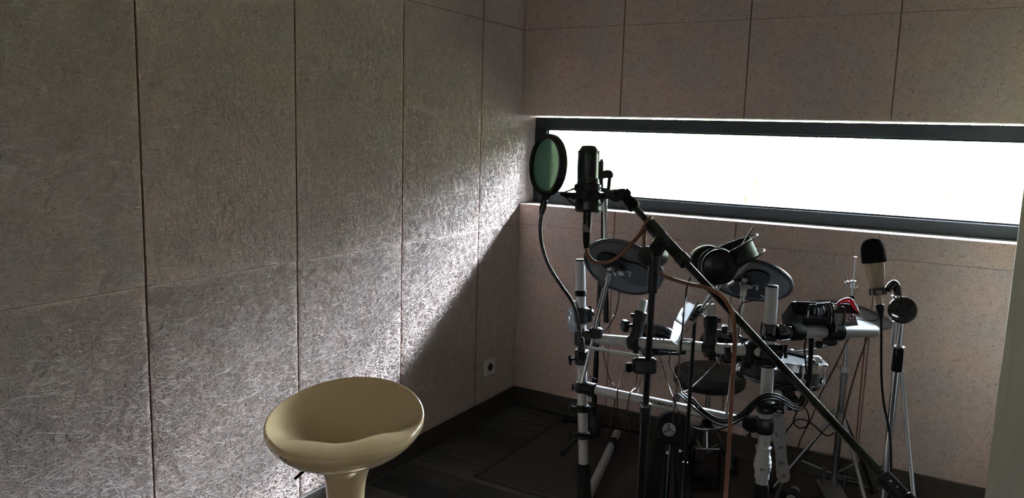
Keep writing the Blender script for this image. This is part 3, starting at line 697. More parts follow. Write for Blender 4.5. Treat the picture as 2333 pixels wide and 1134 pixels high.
hb = MB().box(at(1722, 803, 2.56), (.070, .05, .078), (RT, FW, UP), bev=.010); hb.tube(at(1700, 812, 2.56), at(1700, 838, 2.56), .016, seg=14); hb.box(at(1745, 822, 2.55), (.05, .05, .045), (RT, FW, UP), bev=.008)
hb.build('holder_block', 'blackp', rk)
# second wrapped tube behind the right post
wt = wrapped(at(1766, 905, 2.92), at(1785, 1092, 3.05), .0235, 'wrapped_tube', 11, [('5', .17, 0, .024), ('^', .39, 0, .024), ('R', .55, 0, .026), ('^', .75, 0, .024), ('B', .90, 0, .024)], None)
tag(wt, 'slim tube wrapped in printed plastic film behind the right rack post', 'tube')
MB().tube(at(1785, 1088, 3.05), V3((at(1785, 1090, 3.05).x-.042, at(1785, 1090, 3.05).y+.008, .004)), .007, seg=10).build('rod', 'steel', wt)

# --------------------------------------------------- cymbal pads
def cymbal(name, u, v, d, n, r, label, plate_ang=0, up=False):
    c = at(u, v, d); t = thing(name, c, label, 'cymbal pad')
    x, y, n = frame_of(n)
    body = MB().lathe(c, n, [(.012, .024), (.030, .022), (.034, .014), (r*.55, .012), (r*.93, .004), (r*.985, .001), (r, -.004), (r*.99, -.010), (r*.955, -.012), (r*.93, -.006)], 72, cap1=True)
    body.build('rubber_top', 'cymrub', t)
    MB().lathe(c, n, [(r*.90, -.008), (r*.87, -.0105), (.02, -.004)], 72, cap0=False, cap1=True).build('underside', 'cymgrey', t)
    # dark centre plate of irregular outline
    a0 = plate_ang; pts = []
    for k in range(40):
        a = 2*PI*k/40; rr = r*(.50+.22*math.cos(2*(a-a0))+.16*math.cos(a-a0-2.2)**3)
        pts.append(c+(x*math.cos(a)+y*math.sin(a))*rr-n*.0165)
    MB().prism(pts, n, .009).build('centre_plate', 'blackp', t)
    return t, c, n
CYL = disc_normal(27, .56); CYM = disc_normal(19, .44)
t, c, n = cymbal('cymbal_pad', 1421, 607, 2.84, CYL, .152, 'grey rubber cymbal pad tilted away beside the condenser microphone', .6)
mt = MB().lathe(c, -n, [(.010, .012), (.014, .016), (.014, .032), (.009, .036)], 18); mt.ball(at(1391, 612, 2.80), .012); mt.build('tilter', 'steel', t)
wing(c-n*.02+RT*.01, RT-n*.3, .016, t, 'steel'); wing(c-n*.02-RT*.012, -RT*.8-n*.4, .014, t, 'steel')
t2, c2, n2 = cymbal('cymbal_pad', 1709, 636, 2.72, CYM, .146, 'grey rubber cymbal pad tilted away below the headphones', 2.0)
mt = MB().lathe(c2, -n2, [(.010, .012), (.014, .016), (.014, .03), (.009, .034)], 18); mt.ball(at(1697, 636, 2.69), .011); mt.build('tilter', 'steel', t2)
wing(c2-n2*.02+RT*.012, RT-n2*.3, .014, t2, 'steel'); wing(c2-n2*.02-RT*.012, -RT*.8-n2*.4, .014, t2, 'steel')
# chrome boom rods of the cymbals
def rod(name, pts, r, label, group=None):
    t = thing(name, pts[-1], label, 'rod', group); m = MB()
    for a, b in zip(pts[:-1], pts[1:]): m.tube(a, b, r, seg=14)
    m.build('rod', 'chrome', t); return t
A, B = at(1389, 622, 2.80), at(1326, 872, 2.90)
t = thing('cymbal_rod', B, 'slanted chrome rod holding the cymbal pad beside the condenser microphone', 'rod')
MB().tube(A, A+(B-A)*.50, .0068, seg=16).tube(A+(B-A)*.50, B, .0062, seg=16).build('rod', 'chrome', t)
MB().lathe(A, B-A, [(.008, -.004), (.010, 0), (.010, .028), (.008, .032)], 16).build('collar', 'steel', t)
MB().tube(at(1381, 655, 2.81)-RT*.011, at(1353, 768, 2.86)-RT*.011, .0035, seg=10).build('side_rod', 'steel', t)
m = MB().box(at(1357, 758, 2.86), (.05, .035, .04), (RT, FW, UP), bev=.006); m.tube(at(1335, 757, 2.84), at(1360, 757, 2.86), .008, seg=12); c = m.build('rod_clamp', 'blackp', t)
wing(at(1340, 757, 2.84), -RT, .014, c)
A, B = at(1696, 650, 2.68), at(1655, 945, 2.598)
t = thing('cymbal_rod', B, 'chrome rod holding the cymbal pad below the headphones', 'rod')
K = A+(B-A)*.44
MB().tube(A, K, .0075, seg=16).build('rod', 'chrome', t)
MB().tube(K, B, .0055, seg=16).build('lower_rod', 'chrome', t)
MB().lathe(A, B-A, [(.009, -.006), (.011, 0), (.011, .034), (.009, .038)], 16).build('collar', 'steel', t)
m = MB().box(at(1678, 803, 2.64), (.075, .045, .06), (RT, FW, UP), bev=.008); m.tube(at(1660, 790, 2.60), at(1662, 812, 2.6), .016, seg=14); c = m.build('rod_clamp', 'blackp', t)
wing(at(1690, 786, 2.60), UP-FW*.3+RT*.2, .018, c); 
# --------------------------------------------------- drum pads behind the rack
def drumpad(u, v, d, n, r, label, ub):
    c = at(u, v, d); t = thing('drum_pad', c, label, 'drum pad', 'rubber drum pads on the upper rack bar')
    n = V3(n).normalized()
    MB().lathe(c, n, [(r*.80, -.034), (r*.94, -.030), (r, -.018), (r, .0), (r*.97, .006), (r*.90, .008)], 56).build('rim', 'blackg', t)
    MB().lathe(c, n, [(r*.90, .002), (r*.89, .0095), (r*.84, .011), (.005, .011)], 56).build('head', 'padhead', t)
    MB().lathe(c, n, [(.012, -.075), (.016, -.07), (.016, -.03), (.05, -.028)], 20).build('mount', 'blackp', t)
    q = ubar(ub); MB().path(spline([c-n*.068, c-n*.082+(q-c)*.25, q+UP*.045+FW*.05, q+UP*.045+FW*.018], 6), .0085, 12).build('holder_rod', 'steel', t)
drumpad(1492, 768, 3.06, disc_normal(16, .52), .100, 'round black drum pad behind the upper bar, nearer the left rack post', 1453)
drumpad(1652, 784, 3.04, disc_normal(24, .52), .099, 'round black drum pad behind the upper bar, nearer the right rack post', 1602)
# black holder cables strapped under the upper bar
m = MB(); 
for u in (1498, 1506, 1514): m.path(spline([ubar(u)+UP*.021, ubar(u)-FW*.021+RT*.004, ubar(u+6)-UP*.022, ubar(u+10)+FW*.01-UP*.02], 5), .0035, 6)
m.path(spline([ubar(1494)-UP*.026, ubar(1515)-UP*.031, ubar(1540)-UP*.03, ubar(1556)-UP*.022-FW*.01], 6), .006, 8)
m.build('cable_strap', 'cord_b', rk)

# --------------------------------------------------- snare shaped drum
sc0 = at(1776, 826, 2.75); sn = disc_normal(7, .085, away=False); SR = .1435
t = thing('snare_drum', sc0, 'black drum with chrome hoop and lugs behind the right rack post', 'drum')
MB().lathe(sc0, sn, [(SR*.93, -.055), (SR*.97, -.05), (SR*.97, .006)], 64).build('shell', 'blackp', t)
MB().lathe(sc0, sn, [(SR*1.02, -.060), (SR*1.03, -.056), (SR*1.03, -.046), (SR*.98, -.044)], 64).build('lower_hoop', 'blackg', t)
MB().lathe(sc0, sn, [(SR*.985, .0), (SR*1.03, .001), (SR*1.03, .024), (SR*1.05, .026), (SR*1.05, .030), (SR*.96, .030), (SR*.95, .024)], 64, cap0=False, cap1=False).build('hoop', 'chrome', t)
MB().lathe(sc0, sn, [(SR*.955, .008), (SR*.95, .014), (.004, .0145)], 64, cap0=False).build('head', 'foam', t)
sx_, sy_, _ = frame_of(sn); lx = RT-sn*RT.dot(sn); lx.normalize(); ly = sn.cross(lx)
for k in range(8):
    a = 2*PI*k/8+.97; rad = lx*math.cos(a)+ly*math.sin(a); q = sc0+rad*SR
    l = MB(); l.lathe(q+rad*.008+sn*-.028, sn, [(.006, -.014), (.011, -.011), (.0115, .004), (.008, .012)], 16); l.tube(q+rad*.010-sn*.02, q+rad*.010+sn*.03, .003, seg=8); l.box(q+rad*.010+sn*.027, (.012, .012, .010), (rad, sn.cross(rad), sn), bev=.003)
    l.build('lug', 'chrome', t)
q = sc0+(lx*math.cos(-.25)-FW*.2).normalized()*SR
l = MB().box(at(1853, 820, 2.645), (.045, .02, .030), (RT, FW, UP), bev=.004); l.build('strainer', 'chrome', t)
MB().path(spline([at(1838, 826, 2.622), at(1848, 818, 2.622), at(1856, 824, 2.622), at(1848, 832, 2.622)], 5), .0035, 8).build('strainer_lever', 'blackp', t)
m = MB().box(at(1785, 880, 2.69), (.07, .05, .085), (RT, FW, UP), bev=.012); m.tube(at(1790, 864, 2.70), at(1790, 846, 2.74), .012, seg=12); m.tube(at(1790, 925, 2.69), at(1815, 905, 2.69), .022, seg=14); m.build('holder', 'blackp', t)
MB().ball(at(1771, 898, 2.655), .0165).build('ball', 'white', t)
MB().lathe(at(1791, 912, 2.665), -UP, [(.010, -.004), (.010, .024), (.008, .030)], 16).build('holder_bolt', 'steel', t)

# --------------------------------------------------- drum module and its plugs
md_c = at(1868, 718, 2.62)
mz = (FW*.55+UP*.82+RT*.03).normalized(); mx_ = (RT*.985+UP*.075+FW*.10); mx_ = (mx_-mz*mx_.dot(mz)).normalized(); my_ = mz.cross(mx_)
t = thing('drum_module', md_c, 'dark drum module tilted away on the side arm with plugs in its back', 'drum module')
MB().box(md_c, (.225, .105, .044), (mx_, my_, mz), bev=.006).build('housing', 'blackp', t)
back = md_c-my_*.0530
MB().box(back+mx_*.005, (.205, .004, .036), (mx_, my_, mz), bev=.0015).build('socket_strip', 'blackp', t)
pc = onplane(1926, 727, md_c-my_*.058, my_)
MB().box(pc, (.076, .006, .042), (mx_, my_, mz), bev=.002).build('sheen_plate', 'panel', t)  # paler plate stands in for the window reflecting on the module face
for (u, v) in ((1941, 719), (1934, 728)): MB().lathe(onplane(u, v, md_c-my_*.061, my_), -my_, [(.0045, 0), (.0045, .004), (.003, .005)], 14).build('socket_hole', 'ink', t)
MB().box(onplane(1931, 730, md_c-my_*.061, my_), (.010, .003, .006), (mx_, my_, mz)).build('sticker', 'white', t)
m = MB().box(onplane(1857, 733, md_c-my_*.060, my_), (.090, .012, .026), (mx_, my_, mz), bev=.003); m.build('mount_plate', 'rubber', t)
ac = a2+(armB-a2)*.46
m = MB(); m.lathe(ac, adir, [(R_R*1.1, -.034), (R_R*1.42, -.028), (R_R*1.42, .028), (R_R*1.1, .034)], 18)
m.box(ac+UP*.03+FW*.01, (.05, .04, .05), (adir, FW, UP), bev=.006); m.box(ac-UP*.030-RT*.012, (.05, .03, .03), (adir, FW, UP), bev=.006); m.box(ac-UP*.042-RT*.048, (.024, .022, .026), (adir, FW, UP), bev=.005)
m.build('arm_clamp', 'blackp', t)
m = MB(); m.box(ac-FW*.032-RT*.004+UP*.016, (.004, .005, .028), (RT, FW, UP), bev=.001); m.box(ac-FW*.032+RT*.022+UP*.018, (.004, .005, .024), (RT, FW, UP), bev=.001); m.build('clamp_bolt', 'steel', t)
PL = [(1841, 722, 1843, 696), (1856, 712, 1858, 694), (1865, 716, 1866, 693), (1872, 714, 1874, 692), (1877, 712, 1880, 691)]
for i, (u0, v0, u1, v1) in enumerate(PL):
    a, b = at(u0, v0, 2.553-.002*i), at(u1, v1, 2.552-.004*i)
    p = thing('jack_plug', a, 'black cable with grey metal plug in the back of the drum module', 'plug', 'plugs in the drum module')
    MB().lathe(a, b-a, [(.0026, -.004), (.0035, 0), (.0035, .018), (.0029, .022)], 10).build('plug_sleeve', 'steel', p)
    q = a+(b-a).normalized()*.021
    MB().path(spline([q, b+RT*.003, at(u1+11, v1-1, 2.543-.0075*i), at(u1+17, v1+8, 2.532-.0075*i), at(u1+19, v1+22, 2.523-.0075*i), at(u1+17, v1+32, 2.521-.0075*i)], 6), .0029, 8).build('lead', 'cord_b', p)
a, b = at(1893, 709, 2.517), at(1903, 697, 2.521)
p = thing('jack_plug', a, 'silver angled plug lying across the drum module beside the red leads', 'plug')
MB().lathe(a, b-a, [(.004, 0), (.0055, .002), (.0055, (b-a).length)], 12).build('plug_sleeve', 'chrome', p)
MB().path(spline([a, at(1891, 718, 2.508), at(1893, 730, 2.488), at(1889, 742, 2.482)], 5), .0036, 8).build('lead', 'cord_b', p)
for i, (pts, r) in enumerate([([(1905, 698), (1913, 688), (1925, 682), (1936, 681), (1943, 687), (1948, 698), (1954, 708), (1960, 716)], .0046),
                             ([(1908, 694), (1918, 686), (1930, 680), (1938, 684), (1940, 692), (1947, 703), (1955, 711)], .0038),
                             ([(1918, 690), (1926, 686), (1934, 687), (1941, 696)], .0036)]):
    o = MB().path(spline([at(u, v, 2.53+.01*i) for u, v in pts], 6), lambda q, r=r: r*(1-.55*max(0, q-.55)/.45), 10)
    o = o.build('red_lead', 'red'); tag(o, ['longest red rubber lead bent over the end of the drum module', 'slimmer red rubber lead lying along the longest red lead', 'short red lead tucked under the two longer red leads'][i], 'cable', 'red leads on the drum module')
o = MB().path(spline([at(1908, 705, 2.536), at(1912, 701, 2.526), at(1919, 700, 2.524), at(1923, 706, 2.526), at(1924, 722, 2.522), at(1922, 740, 2.512)], 6), .0042, 8).build('cable', 'cord_b'); tag(o, 'short grey black lead looped over the module plate painted pale for window sheen', 'cable')

# --------------------------------------------------- hi-hat pad and stand
hc = at(1937, 713, 3.10); hn = disc_normal(8, .265, away=False)
t = thing('hihat_pad', hc, 'dark grey round hi-hat pad lying flat beside the drum module', 'cymbal pad')
r = .158
MB().lathe(hc, hn, [(r*.3, -.012), (r*.93, -.016), (r, -.008), (r*.995, -.002), (r*.93, .003), (r*.5, .010), (.034, .014), (.030, .022), (.012, .024)], 72).build('rubber_top', 'cymrub', t)
MB().lathe(hc+hn*.002, hn, [(r*.66, .0062), (r*.655, .0085), (r*.64, .0088)], 72, cap0=False, cap1=False).build('groove_ring', 'rubber', t)
hx, hy = hc.x, hc.y
ht = thing('hihat_stand', (hx, hy, 0), 'chrome hi-hat stand with thin rod and tripod legs under the hi-hat pad', 'stand')
topz = vz(hx, hy, 586)
MB().lathe((hx, hy, hc.z-.05), (0, 0, 1), [(.0035, 0), (.0035, topz-hc.z+.046), (.0055, topz-hc.z+.047), (.0055, topz-hc.z+.052), (.002, topz-hc.z+.054)], 12).build('pull_rod', 'chrome', ht)
zc = vz(hx, hy, 648)
m = MB().lathe((hx, hy, zc-.014), (0, 0, 1), [(.008, 0), (.012, .002), (.012, .030), (.008, .032)], 16); c = m.build('clutch', 'chrome', ht)
wing(V3((hx, hy, zc+.008))-BX*.010, -BX*.9-BY*.3+V3((0, 0, .1)), .017, c, 'chrome'); wing(V3((hx, hy, zc-.014))+BX*.006, BX-BY*.4, .010, c, 'chrome')
MB().lathe((hx, hy, vz(hx, hy, 684)-.008), (0, 0, 1), [(.007, 0), (.009, .003), (.009, .022), (.006, .026)], 14).build('felt', 'foam', ht)
zp = [vz(hx, hy, v) for v in (740, 838, 945, 1060)]
MB().tube((hx, hy, zp[1]), (hx, hy, hc.z-.02), .0095, seg=18).build('upper_tube', 'chrome', ht)
MB().tube((hx, hy, .09), (hx, hy, zp[1]), .0135, seg=18).build('lower_tube', 'steel', ht)
m = MB().lathe((hx, hy, zp[1]-.02), (0, 0, 1), [(.016, 0), (.019, .003), (.019, .024), (.014, .032)], 18); c = m.build('collar', 'steel', ht); wing(V3((hx, hy, zp[1]))-BX*.017, -BX+V3((0, 0, .5)), .016, c, 'steel')
m = MB().lathe((hx, hy, zp[2]-.02), (0, 0, 1), [(.017, 0), (.021, .003), (.021, .028), (.016, .034)], 18); c = m.build('collar', 'steel', ht); wing(V3((hx, hy, zp[2]))-BX*.017, -BX+V3((0, 0, .5)), .016, c, 'steel')
for a in (160, 285, 25):
    dr_ = BX*math.cos(math.radians(a))+BY*math.sin(math.radians(a)); foot = V3((hx, hy, .014))+dr_*.24
    if foot.y > -.03: foot.y = -.03
    l = MB().path([V3((hx, hy, zp[2]-.005))+dr_*.015, V3((hx, hy, zp[2]-.03))+dr_*.035, foot], .0075, 10).build('leg', 'steel', ht)
    MB().lathe(foot-V3((0, 0, .012)), (0, 0, 1), [(.012, 0), (.015, .004), (.012, .028), (.008, .032)], 14).build('rubber_foot', 'rubber', l)
    mid = foot*.55+V3((hx, hy, zp[2]-.03))*.45; MB().tube(V3((hx, hy, .13)), mid, .004, seg=8).build('brace', 'steel', l)
pd = V3((hx, hy, 0))-BY*.10
MB().box(V3((pd.x, pd.y, .06))-BX*.02, (.09, .26, .010), (BX, (BY*.96+V3((0, 0, .25))).normalized(), (V3((0, 0, .96))-BY*.25).normalized()), bev=.003).build('pedal_board', 'steel', ht)
MB().box(V3((pd.x, pd.y, .008))-BX*.02, (.11, .28, .012), (BX, BY, V3((0, 0, 1))), bev=.003).build('base_plate', 'blackm', ht)
for s in (-1, 1): MB().tube(V3((hx, hy, .012))+BX*s*.045, V3((hx, hy, .16))+BX*s*.045, .009, seg=12).build('frame_post', 'steel', ht)

# --------------------------------------------------- drum throne
tc_ = at(1617, 851, 3.30); TX, TY = tc_.x, tc_.y
t = thing('drum_throne', (TX, TY, 0), 'round black padded drum throne with tripod legs behind the rack', 'stool')
zt = tc_.z
MB().lathe((TX, TY, zt), (0, 0, 1), [(.10, -.050), (.140, -.048), (.149, -.038), (.151, -.015), (.146, .010), (.130, .020), (.07, .025), (.01, .026)], 56).build('seat', 'vinyl', t)
MB().tube((TX, TY, .12), (TX, TY, zt-.055), .011, seg=16).build('post', 'steel', t)
zc2 = vz(TX, TY, 960)
MB().lathe((TX, TY, zc2-.02), (0, 0, 1), [(.014, 0), (.019, .003), (.019, .04), (.014, .044)], 16).build('collar', 'steel', t)
for u, v, in ((1698, 1040), (1617, 1092), (1560, 1030)):
    ft = onz(u, v, .012); dd = V3((ft.x-TX, ft.y-TY, 0)); 
    if dd.length > .27: dd = dd.normalized()*.27
    if dd.length < .18: dd = dd.normalized()*.18
    ft = V3((TX, TY, .017))+dd; dn = dd.normalized(); sd = dn.cross(V3((0, 0, 1)))
    for s in (-1, 1):
        l = MB().path([V3((TX, TY, zc2-.005))+dn*.015+sd*s*.009, ft+sd*s*.004+V3((0, 0, .006))], .0055, 10).build('leg', 'steel', t)
    MB().lathe(ft-V3((0, 0, .012)), (0, 0, 1), [(.014, 0), (.019, .004), (.017, .03), (.010, .042)], 14).build('rubber_foot', 'rubber', t)
    MB().tube(V3((TX, TY, .14)), ft*.5+V3((TX, TY, zc2))*.5, .005, seg=8).build('brace', 'steel', t)

# --------------------------------------------------- kick pad tower and pedal
kc = at(1536, 974, 2.82); kn = (-FW*.93+UP*.36).normalized()
kn = (V3((-FW.x, -FW.y, 0)).normalized()*.96+V3((0, 0, .28))).normalized()
t = thing('kick_pad', (kc.x, kc.y, 0), 'round black kick drum pad tower with grey emblem below the lower bar', 'kick pad')
MB().lathe(kc, kn, [(.052, -.05), (.060, -.045), (.063, -.02), (.063, .0), (.058, .008), (.045, .010), (.005, .010)], 48).build('pad', 'rubber', t)
ec = onplane(1524, 978, kc+kn*.011, kn); ex = (RT-kn*RT.dot(kn)).normalized(); ey = kn.cross(ex)
em = MB().lathe(ec, kn, [(.0245, 0), (.0245, .0012), (.0225, .0016), (.0215, .0010)], 40).build('emblem', 'emblem', t)
m = MB()
for k in range(3):
    a = PI/2+k*PI/3*2; d_ = ex*math.cos(a)+ey*math.sin(a); s_ = kn.cross(d_)
    m.box(ec+d_*.004+kn*.002, (.030, .0022, .0012), (d_, s_, kn))
    for q in (-1, 1): m.box(ec+d_*.0150+s_*q*.0022+kn*.002, (.010, .0013, .0012), (d_, s_, kn))
m.build('tuning_fork_mark', 'ink', em)
MB().lathe(ec, kn, [(.0245, .0), (.0262, .001), (.0262, .0022), (.0240, .0022)], 40, cap0=False, cap1=False).build('emblem_ring', 'rubber', em)
kb = V3((kc.x, kc.y, 0)); fx = V3((RT.x, RT.y, 0)).normalized()
m = MB()
def quad(p, hw, hd, z): return [p+fx*a*hw+BY*b*hd+V3((0, 0, z)) for a, b in ((-1, -1), (1, -1), (1, 1), (-1, 1))]
for s in (-1, 1):
    m.grid([quad(kb+fx*s*.085+BY*.05, .035, .05, .012), quad(kb+fx*s*.075+BY*.05, .030, .045, .05), quad(kb+fx*s*.035+BY*.065, .020, .02, kc.z-.05), quad(kb+fx*s*.03+BY*.065, .018, .018, kc.z-.01)], True, True, True)
m.box(kb+V3((0, 0, kc.z-.035))+BY*.055, (.10, .05, .05), (fx, BY, V3((0, 0, 1))), bev=.006)
m.build('tower', 'blackp', t)
MB().box(kb+V3((0, 0, .011))+BY*.05, (.24, .30, .012), (fx, BY, V3((0, 0, 1))), bev=.003).build('base_plate', 'blackm', t)
for (u, v) in ((1520, 1031), (1549, 1027), (1561, 1030)): MB().lathe(at(u, v, 2.74), -FW+UP*.4, [(.004, 0), (.006, .002), (.006, .006), (.003, .008)], 12).build('bolt', 'chrome', t)
MB().tube(kb+V3((0, 0, .012))+BY*.07, kb+V3((0, 0, kc.z-.06))+BY*.06, .010, seg=12).build('support_rod', 'steel', t)
pb_ = onz(1590, 1084, .02)
t = thing('bass_drum_pedal', (pb_.x, pb_.y, 0), 'steel foot pedal on the rug between kick pad and throne', 'pedal')
MB().box(V3((pb_.x, pb_.y, .020)), (.10, .26, .014), (fx, BY, V3((0, 0, 1))), bev=.003).build('base_plate', 'blackm', t)
MB().box(V3((pb_.x, pb_.y, .058)), (.085, .25, .010), (fx, (BY-V3((0, 0, .18))).normalized(), (V3((0, 0, 1))+BY*.18).normalized()), bev=.003).build('foot_board', 'blackm', t)
q = V3((pb_.x, pb_.y, 0))-BY*.12
for s in (-1, 1): MB().tube(q+fx*s*.055+V3((0, 0, .02)), q+fx*s*.055+V3((0, 0, .20)), .007, seg=10).build('post', 'blackm', t)
MB().tube(q-fx*.06+V3((0, 0, .195)), q+fx*.06+V3((0, 0, .195)), .006, seg=10).build('axle', 'chrome', t)
MB().tube(q+V3((0, 0, .195)), q+V3((0, 0, .28))+BY*.03, .004, seg=10).build('beater_rod', 'chrome', t)
MB().ball(q+V3((0, 0, .295))+BY*.03, .020).build('beater', 'foam', t)

# --------------------------------------------------- black boom microphone stand (front)
BA, BE = at(1424, 449, 1.99), at(2046, 1121, 1.42)
bdir = (BE-BA).normalized(); blen = (BE-BA).length
def bpt(u):
    """point of the boom axis seen at picture column u"""
    lo, hi = 0.0, 1.0
    for _ in range(40):
        m_ = (lo+hi)/2; dd = BA+(BE-BA)*m_-CAM
        if W/2+FPX*dd.dot(RT)/dd.dot(FW) < u: lo = m_
        else: hi = m_
    return BA+(BE-BA)*m_
pk = bpt(1502)
pxy = at(1487, 640, (pk-CAM).dot(FW)-.01); PX, PY = pxy.x, pxy.y
ms = thing('boom_stand', (PX, PY, 0), 'black boom microphone stand carrying the condenser microphone', 'mic stand')
MB().tube(BA, BE, .0082, seg=18).build('boom_arm', 'blackm', ms)
sl = MB(); s0, s1, s2, s3 = bpt(1480), bpt(1506), bpt(1548), bpt(1563)
sl.lathe(s0, bdir, [(.011, 0), (.0165, .003), (.0165, (s1-s0).length), (.0145, (s1-s0).length+.002), (.0145, (s2-s0).length), (.0165, (s2-s0).length+.002), (.0165, (s3-s0).length), (.011, (s3-s0).length+.003)], 22)
sl.build('boom_clutch', 'blackp', ms)
kp = at(1484, 584, (pk-CAM).dot(FW)-.012)
sw = MB(); sw.lathe(kp+RT*.012+FW*.02, (RT*-.75-FW*.66), [(.018, -.03), (.0255, -.02), (.0265, .012), (.0245, .036), (.019, .040)], 28)
sw.box(kp+RT*.016+UP*.024, (.036, .032, .06), ((RT*.75+FW*.1-UP*.5).normalized(), FW, (UP*.8+RT*.5).normalized()), bev=.008)
sw.build('swivel', 'blackp', ms)
zz = [vz(PX, PY, v) for v in (603, 612, 664, 668, 922, 932, 962, 968)]
MB().tube((PX, PY, zz[5]), (PX, PY, zz[0]+.02), .0082, seg=18).build('upper_tube', 'blackm', ms)
MB().lathe((PX, PY, zz[2]), (0, 0, 1), [(.009, -.004), (.0125, -.003), (.0125, zz[1]-zz[2]), (.016, zz[0]-zz[2]+.02)], 20).build('top_sleeve', 'blackp', ms)
MB().lathe((PX, PY, zz[6]), (0, 0, 1), [(.011, -.004), (.0135, 0), (.0135, zz[4]-zz[6]-.004), (.011, zz[4]-zz[6])], 20).build('height_clutch', 'blackp', ms)
MB().lathe((PX, PY, zz[4]-.004), (0, 0, 1), [(.0135, 0), (.0148, .002), (.0148, .007), (.010, .009)], 20).build('chrome_ring', 'chrome', ms)
MB().tube((PX, PY, .06), (PX, PY, zz[6]), .0108, seg=18).build('lower_tube', 'blackm', ms)
MB().lathe((PX, PY, .05), (0, 0, 1), [(.02, 0), (.03, .005), (.03, .05), (.018, .07)], 20).build('leg_hub', 'blackp', ms)
for a in (20, 140, 260):
    d_ = V3((math.cos(math.radians(a)), math.sin(math.radians(a)), 0)); h0 = V3((PX, PY, .085))+d_*.02; h1 = V3((PX, PY, .014))+d_*.33
    l = MB().tube(h0, h1, .008, seg=12).build('leg', 'blackm', ms); MB().lathe(h1-d_*.02, d_-V3((0, 0, .2)), [(.010, 0), (.0125, .004), (.0125, .03), (.008, .034)], 12).build('rubber_foot', 'rubber', l)
MB().lathe(bpt(2010), bdir, [(.009, 0), (.0155, .002), (.0155, .05), (.0175, .052), (.0175, .10), (.012, .104)], 22).build('end_grip', 'blackp', ms)
MB().ball(at(2029, 1096, 1.41), .0022).ball(at(2044, 1109, 1.41), .0022).build('grip_screw', 'chrome', ms)
# head joint of the boom
hj = MB(); hj.lathe(BA+bdir*.006, bdir, [(.010, -.03), (.0145, -.024), (.0145, .012), (.017, .014), (.017, .034), (.012, .038)], 18)
hj.lathe(at(1408, 444, 1.99), RT*.6-FW*.8, [(.010, -.02), (.0155, -.018), (.0155, .018), (.010, .02)], 18)
hj.box(at(1432, 437, 1.99), (.018, .010, .012), (bdir, bdir.cross(UP).normalized(), UP), bev=.003)
hj.build('boom_head', 'blackp', ms)

# --------------------------------------------------- condenser microphone in its shock mount
md = 2.0
mtop, mbot = at(1341, 333, md), at(1339, 470, md)
mup = (mtop-mbot).normalized(); mlen = (mtop-mbot).length
mc = thing('condenser_microphone', mbot, 'black large diaphragm condenser microphone hanging upright in the shock mount', 'microphone')
h1 = mlen*.42; h2 = mlen
MB().lathe(mbot, mup, [(.0270, -.004), (.0285, 0), (.0285, h1-.004), (.0278, h1)], 40).build('body', 'miccoat', mc)
MB().lathe(mbot, mup, [(.0262, h1-.002), (.0262, h2-.026), (.0255, h2-.016), (.0232, h2-.0075), (.0190, h2-.003), (.0185, h2-.0005), (.006, h2+.001)], 40).build('grille', 'mesh', mc)
MB().lathe(mbot, mup, [(.0275, h1-.002), (.0275, h1+.004), (.0265, h1+.006)], 40, cap0=False, cap1=False).build('grille_band', 'miccoat', mc)
sdv = RT.cross(mup).normalized()
for s in (-1, 1): MB().box(mbot+mup*(h1+(h2-h1)*.45)+RT*s*.0262, (.003, .010, (h2-h1)*.85), (RT, sdv, mup), bev=.001).build('grille_bar', 'miccoat', mc)
MB().lathe(at(1339, 470, md), at(1336, 563, md)-at(1339, 470, md), [(.0125, 0), (.0112, .004), (.0110, .047), (.0104, .058), (.0104, .062)], 22).build('cable_plug', 'blackp', mc)
pl0, pl1 = at(1337, 511, md), at(1336.5, 528, md)
MB().lathe(pl0, pl1-pl0, [(.0102, 0), (.0108, .001), (.0108, (pl1-pl0).length), (.0102, (pl1-pl0).length+.001)], 22).build('plug_tape', 'tape', mc)
MB().lathe(pl1, at(1336, 565, md)-pl1, [(.0100, 0), (.0098, .018), (.0068, .040), (.0050, .045)], 20).build('plug_boot', 'rubber', mc)
sm = thing('shock_mount', at(1339, 447, md), 'black cradle shock mount with elastic bands around the condenser microphone', 'shock mount')
c0 = at(1339, 428, md); c1 = at(1339, 470, md); cm = at(1339, 446, md)
MB().lathe(c0, mup, [(.0290, -.007), (.0345, -.007), (.0345, .007), (.0310, .010), (.0290, .010)], 40, cap0=False, cap1=False).build('upper_ring', 'blackp', sm)
MB().lathe(c1, mup, [(.0285, -.014), (.0325, -.010), (.0335, .010), (.0285, .012)], 40, cap0=False, cap1=False).build('lower_ring', 'blackp', sm)
MB().lathe(cm, mup, [(.0375, -.009), (.0430, -.009), (.0430, .006), (.0375, .006)], 44, cap0=False, cap1=False).build('outer_ring', 'blackp', sm)
for k in range(4):
    a = 2*PI*k/4+.12; d_ = RT*math.cos(a)+sdv*math.sin(a)
    e_ = cm+d_*(.050 if k == 0 else .066)+mup*.006
    MB().path([cm+d_*.042, cm+d_*.054+mup*.001, e_], .0062, 8).ball(e_, .0060).build('arm', 'blackp', sm)
for k in range(4):
    a = 2*PI*k/4+.12; d_ = RT*math.cos(a)+sdv*math.sin(a); e_ = cm+d_*(.049 if k == 0 else .065)+mup*.008
    for s in (-.45, .45):
        d2 = RT*math.cos(a+s)+sdv*math.sin(a+s)
        MB().tube(e_, c0+d2*.034, .0016, seg=6).build('elastic_band', 'rubber', sm); MB().tube(e_-mup*.004, c1+d2*.0335, .0016, seg=6).build('elastic_band', 'rubber', sm)
MB().lathe(c1, mup, [(.0295, -.006), (.0305, 0), (.0315, .03), (.0320, (c0-c1).length), (.0300, (c0-c1).length+.006)], 40, cap0=False, cap1=False).build('cradle', 'blackp', sm)
m = MB().path(spline([cm+RT*.040, at(1382, 446, 1.99), at(1400, 446, 1.99), at(1410, 446, 1.99)], 5), .0085, 12)
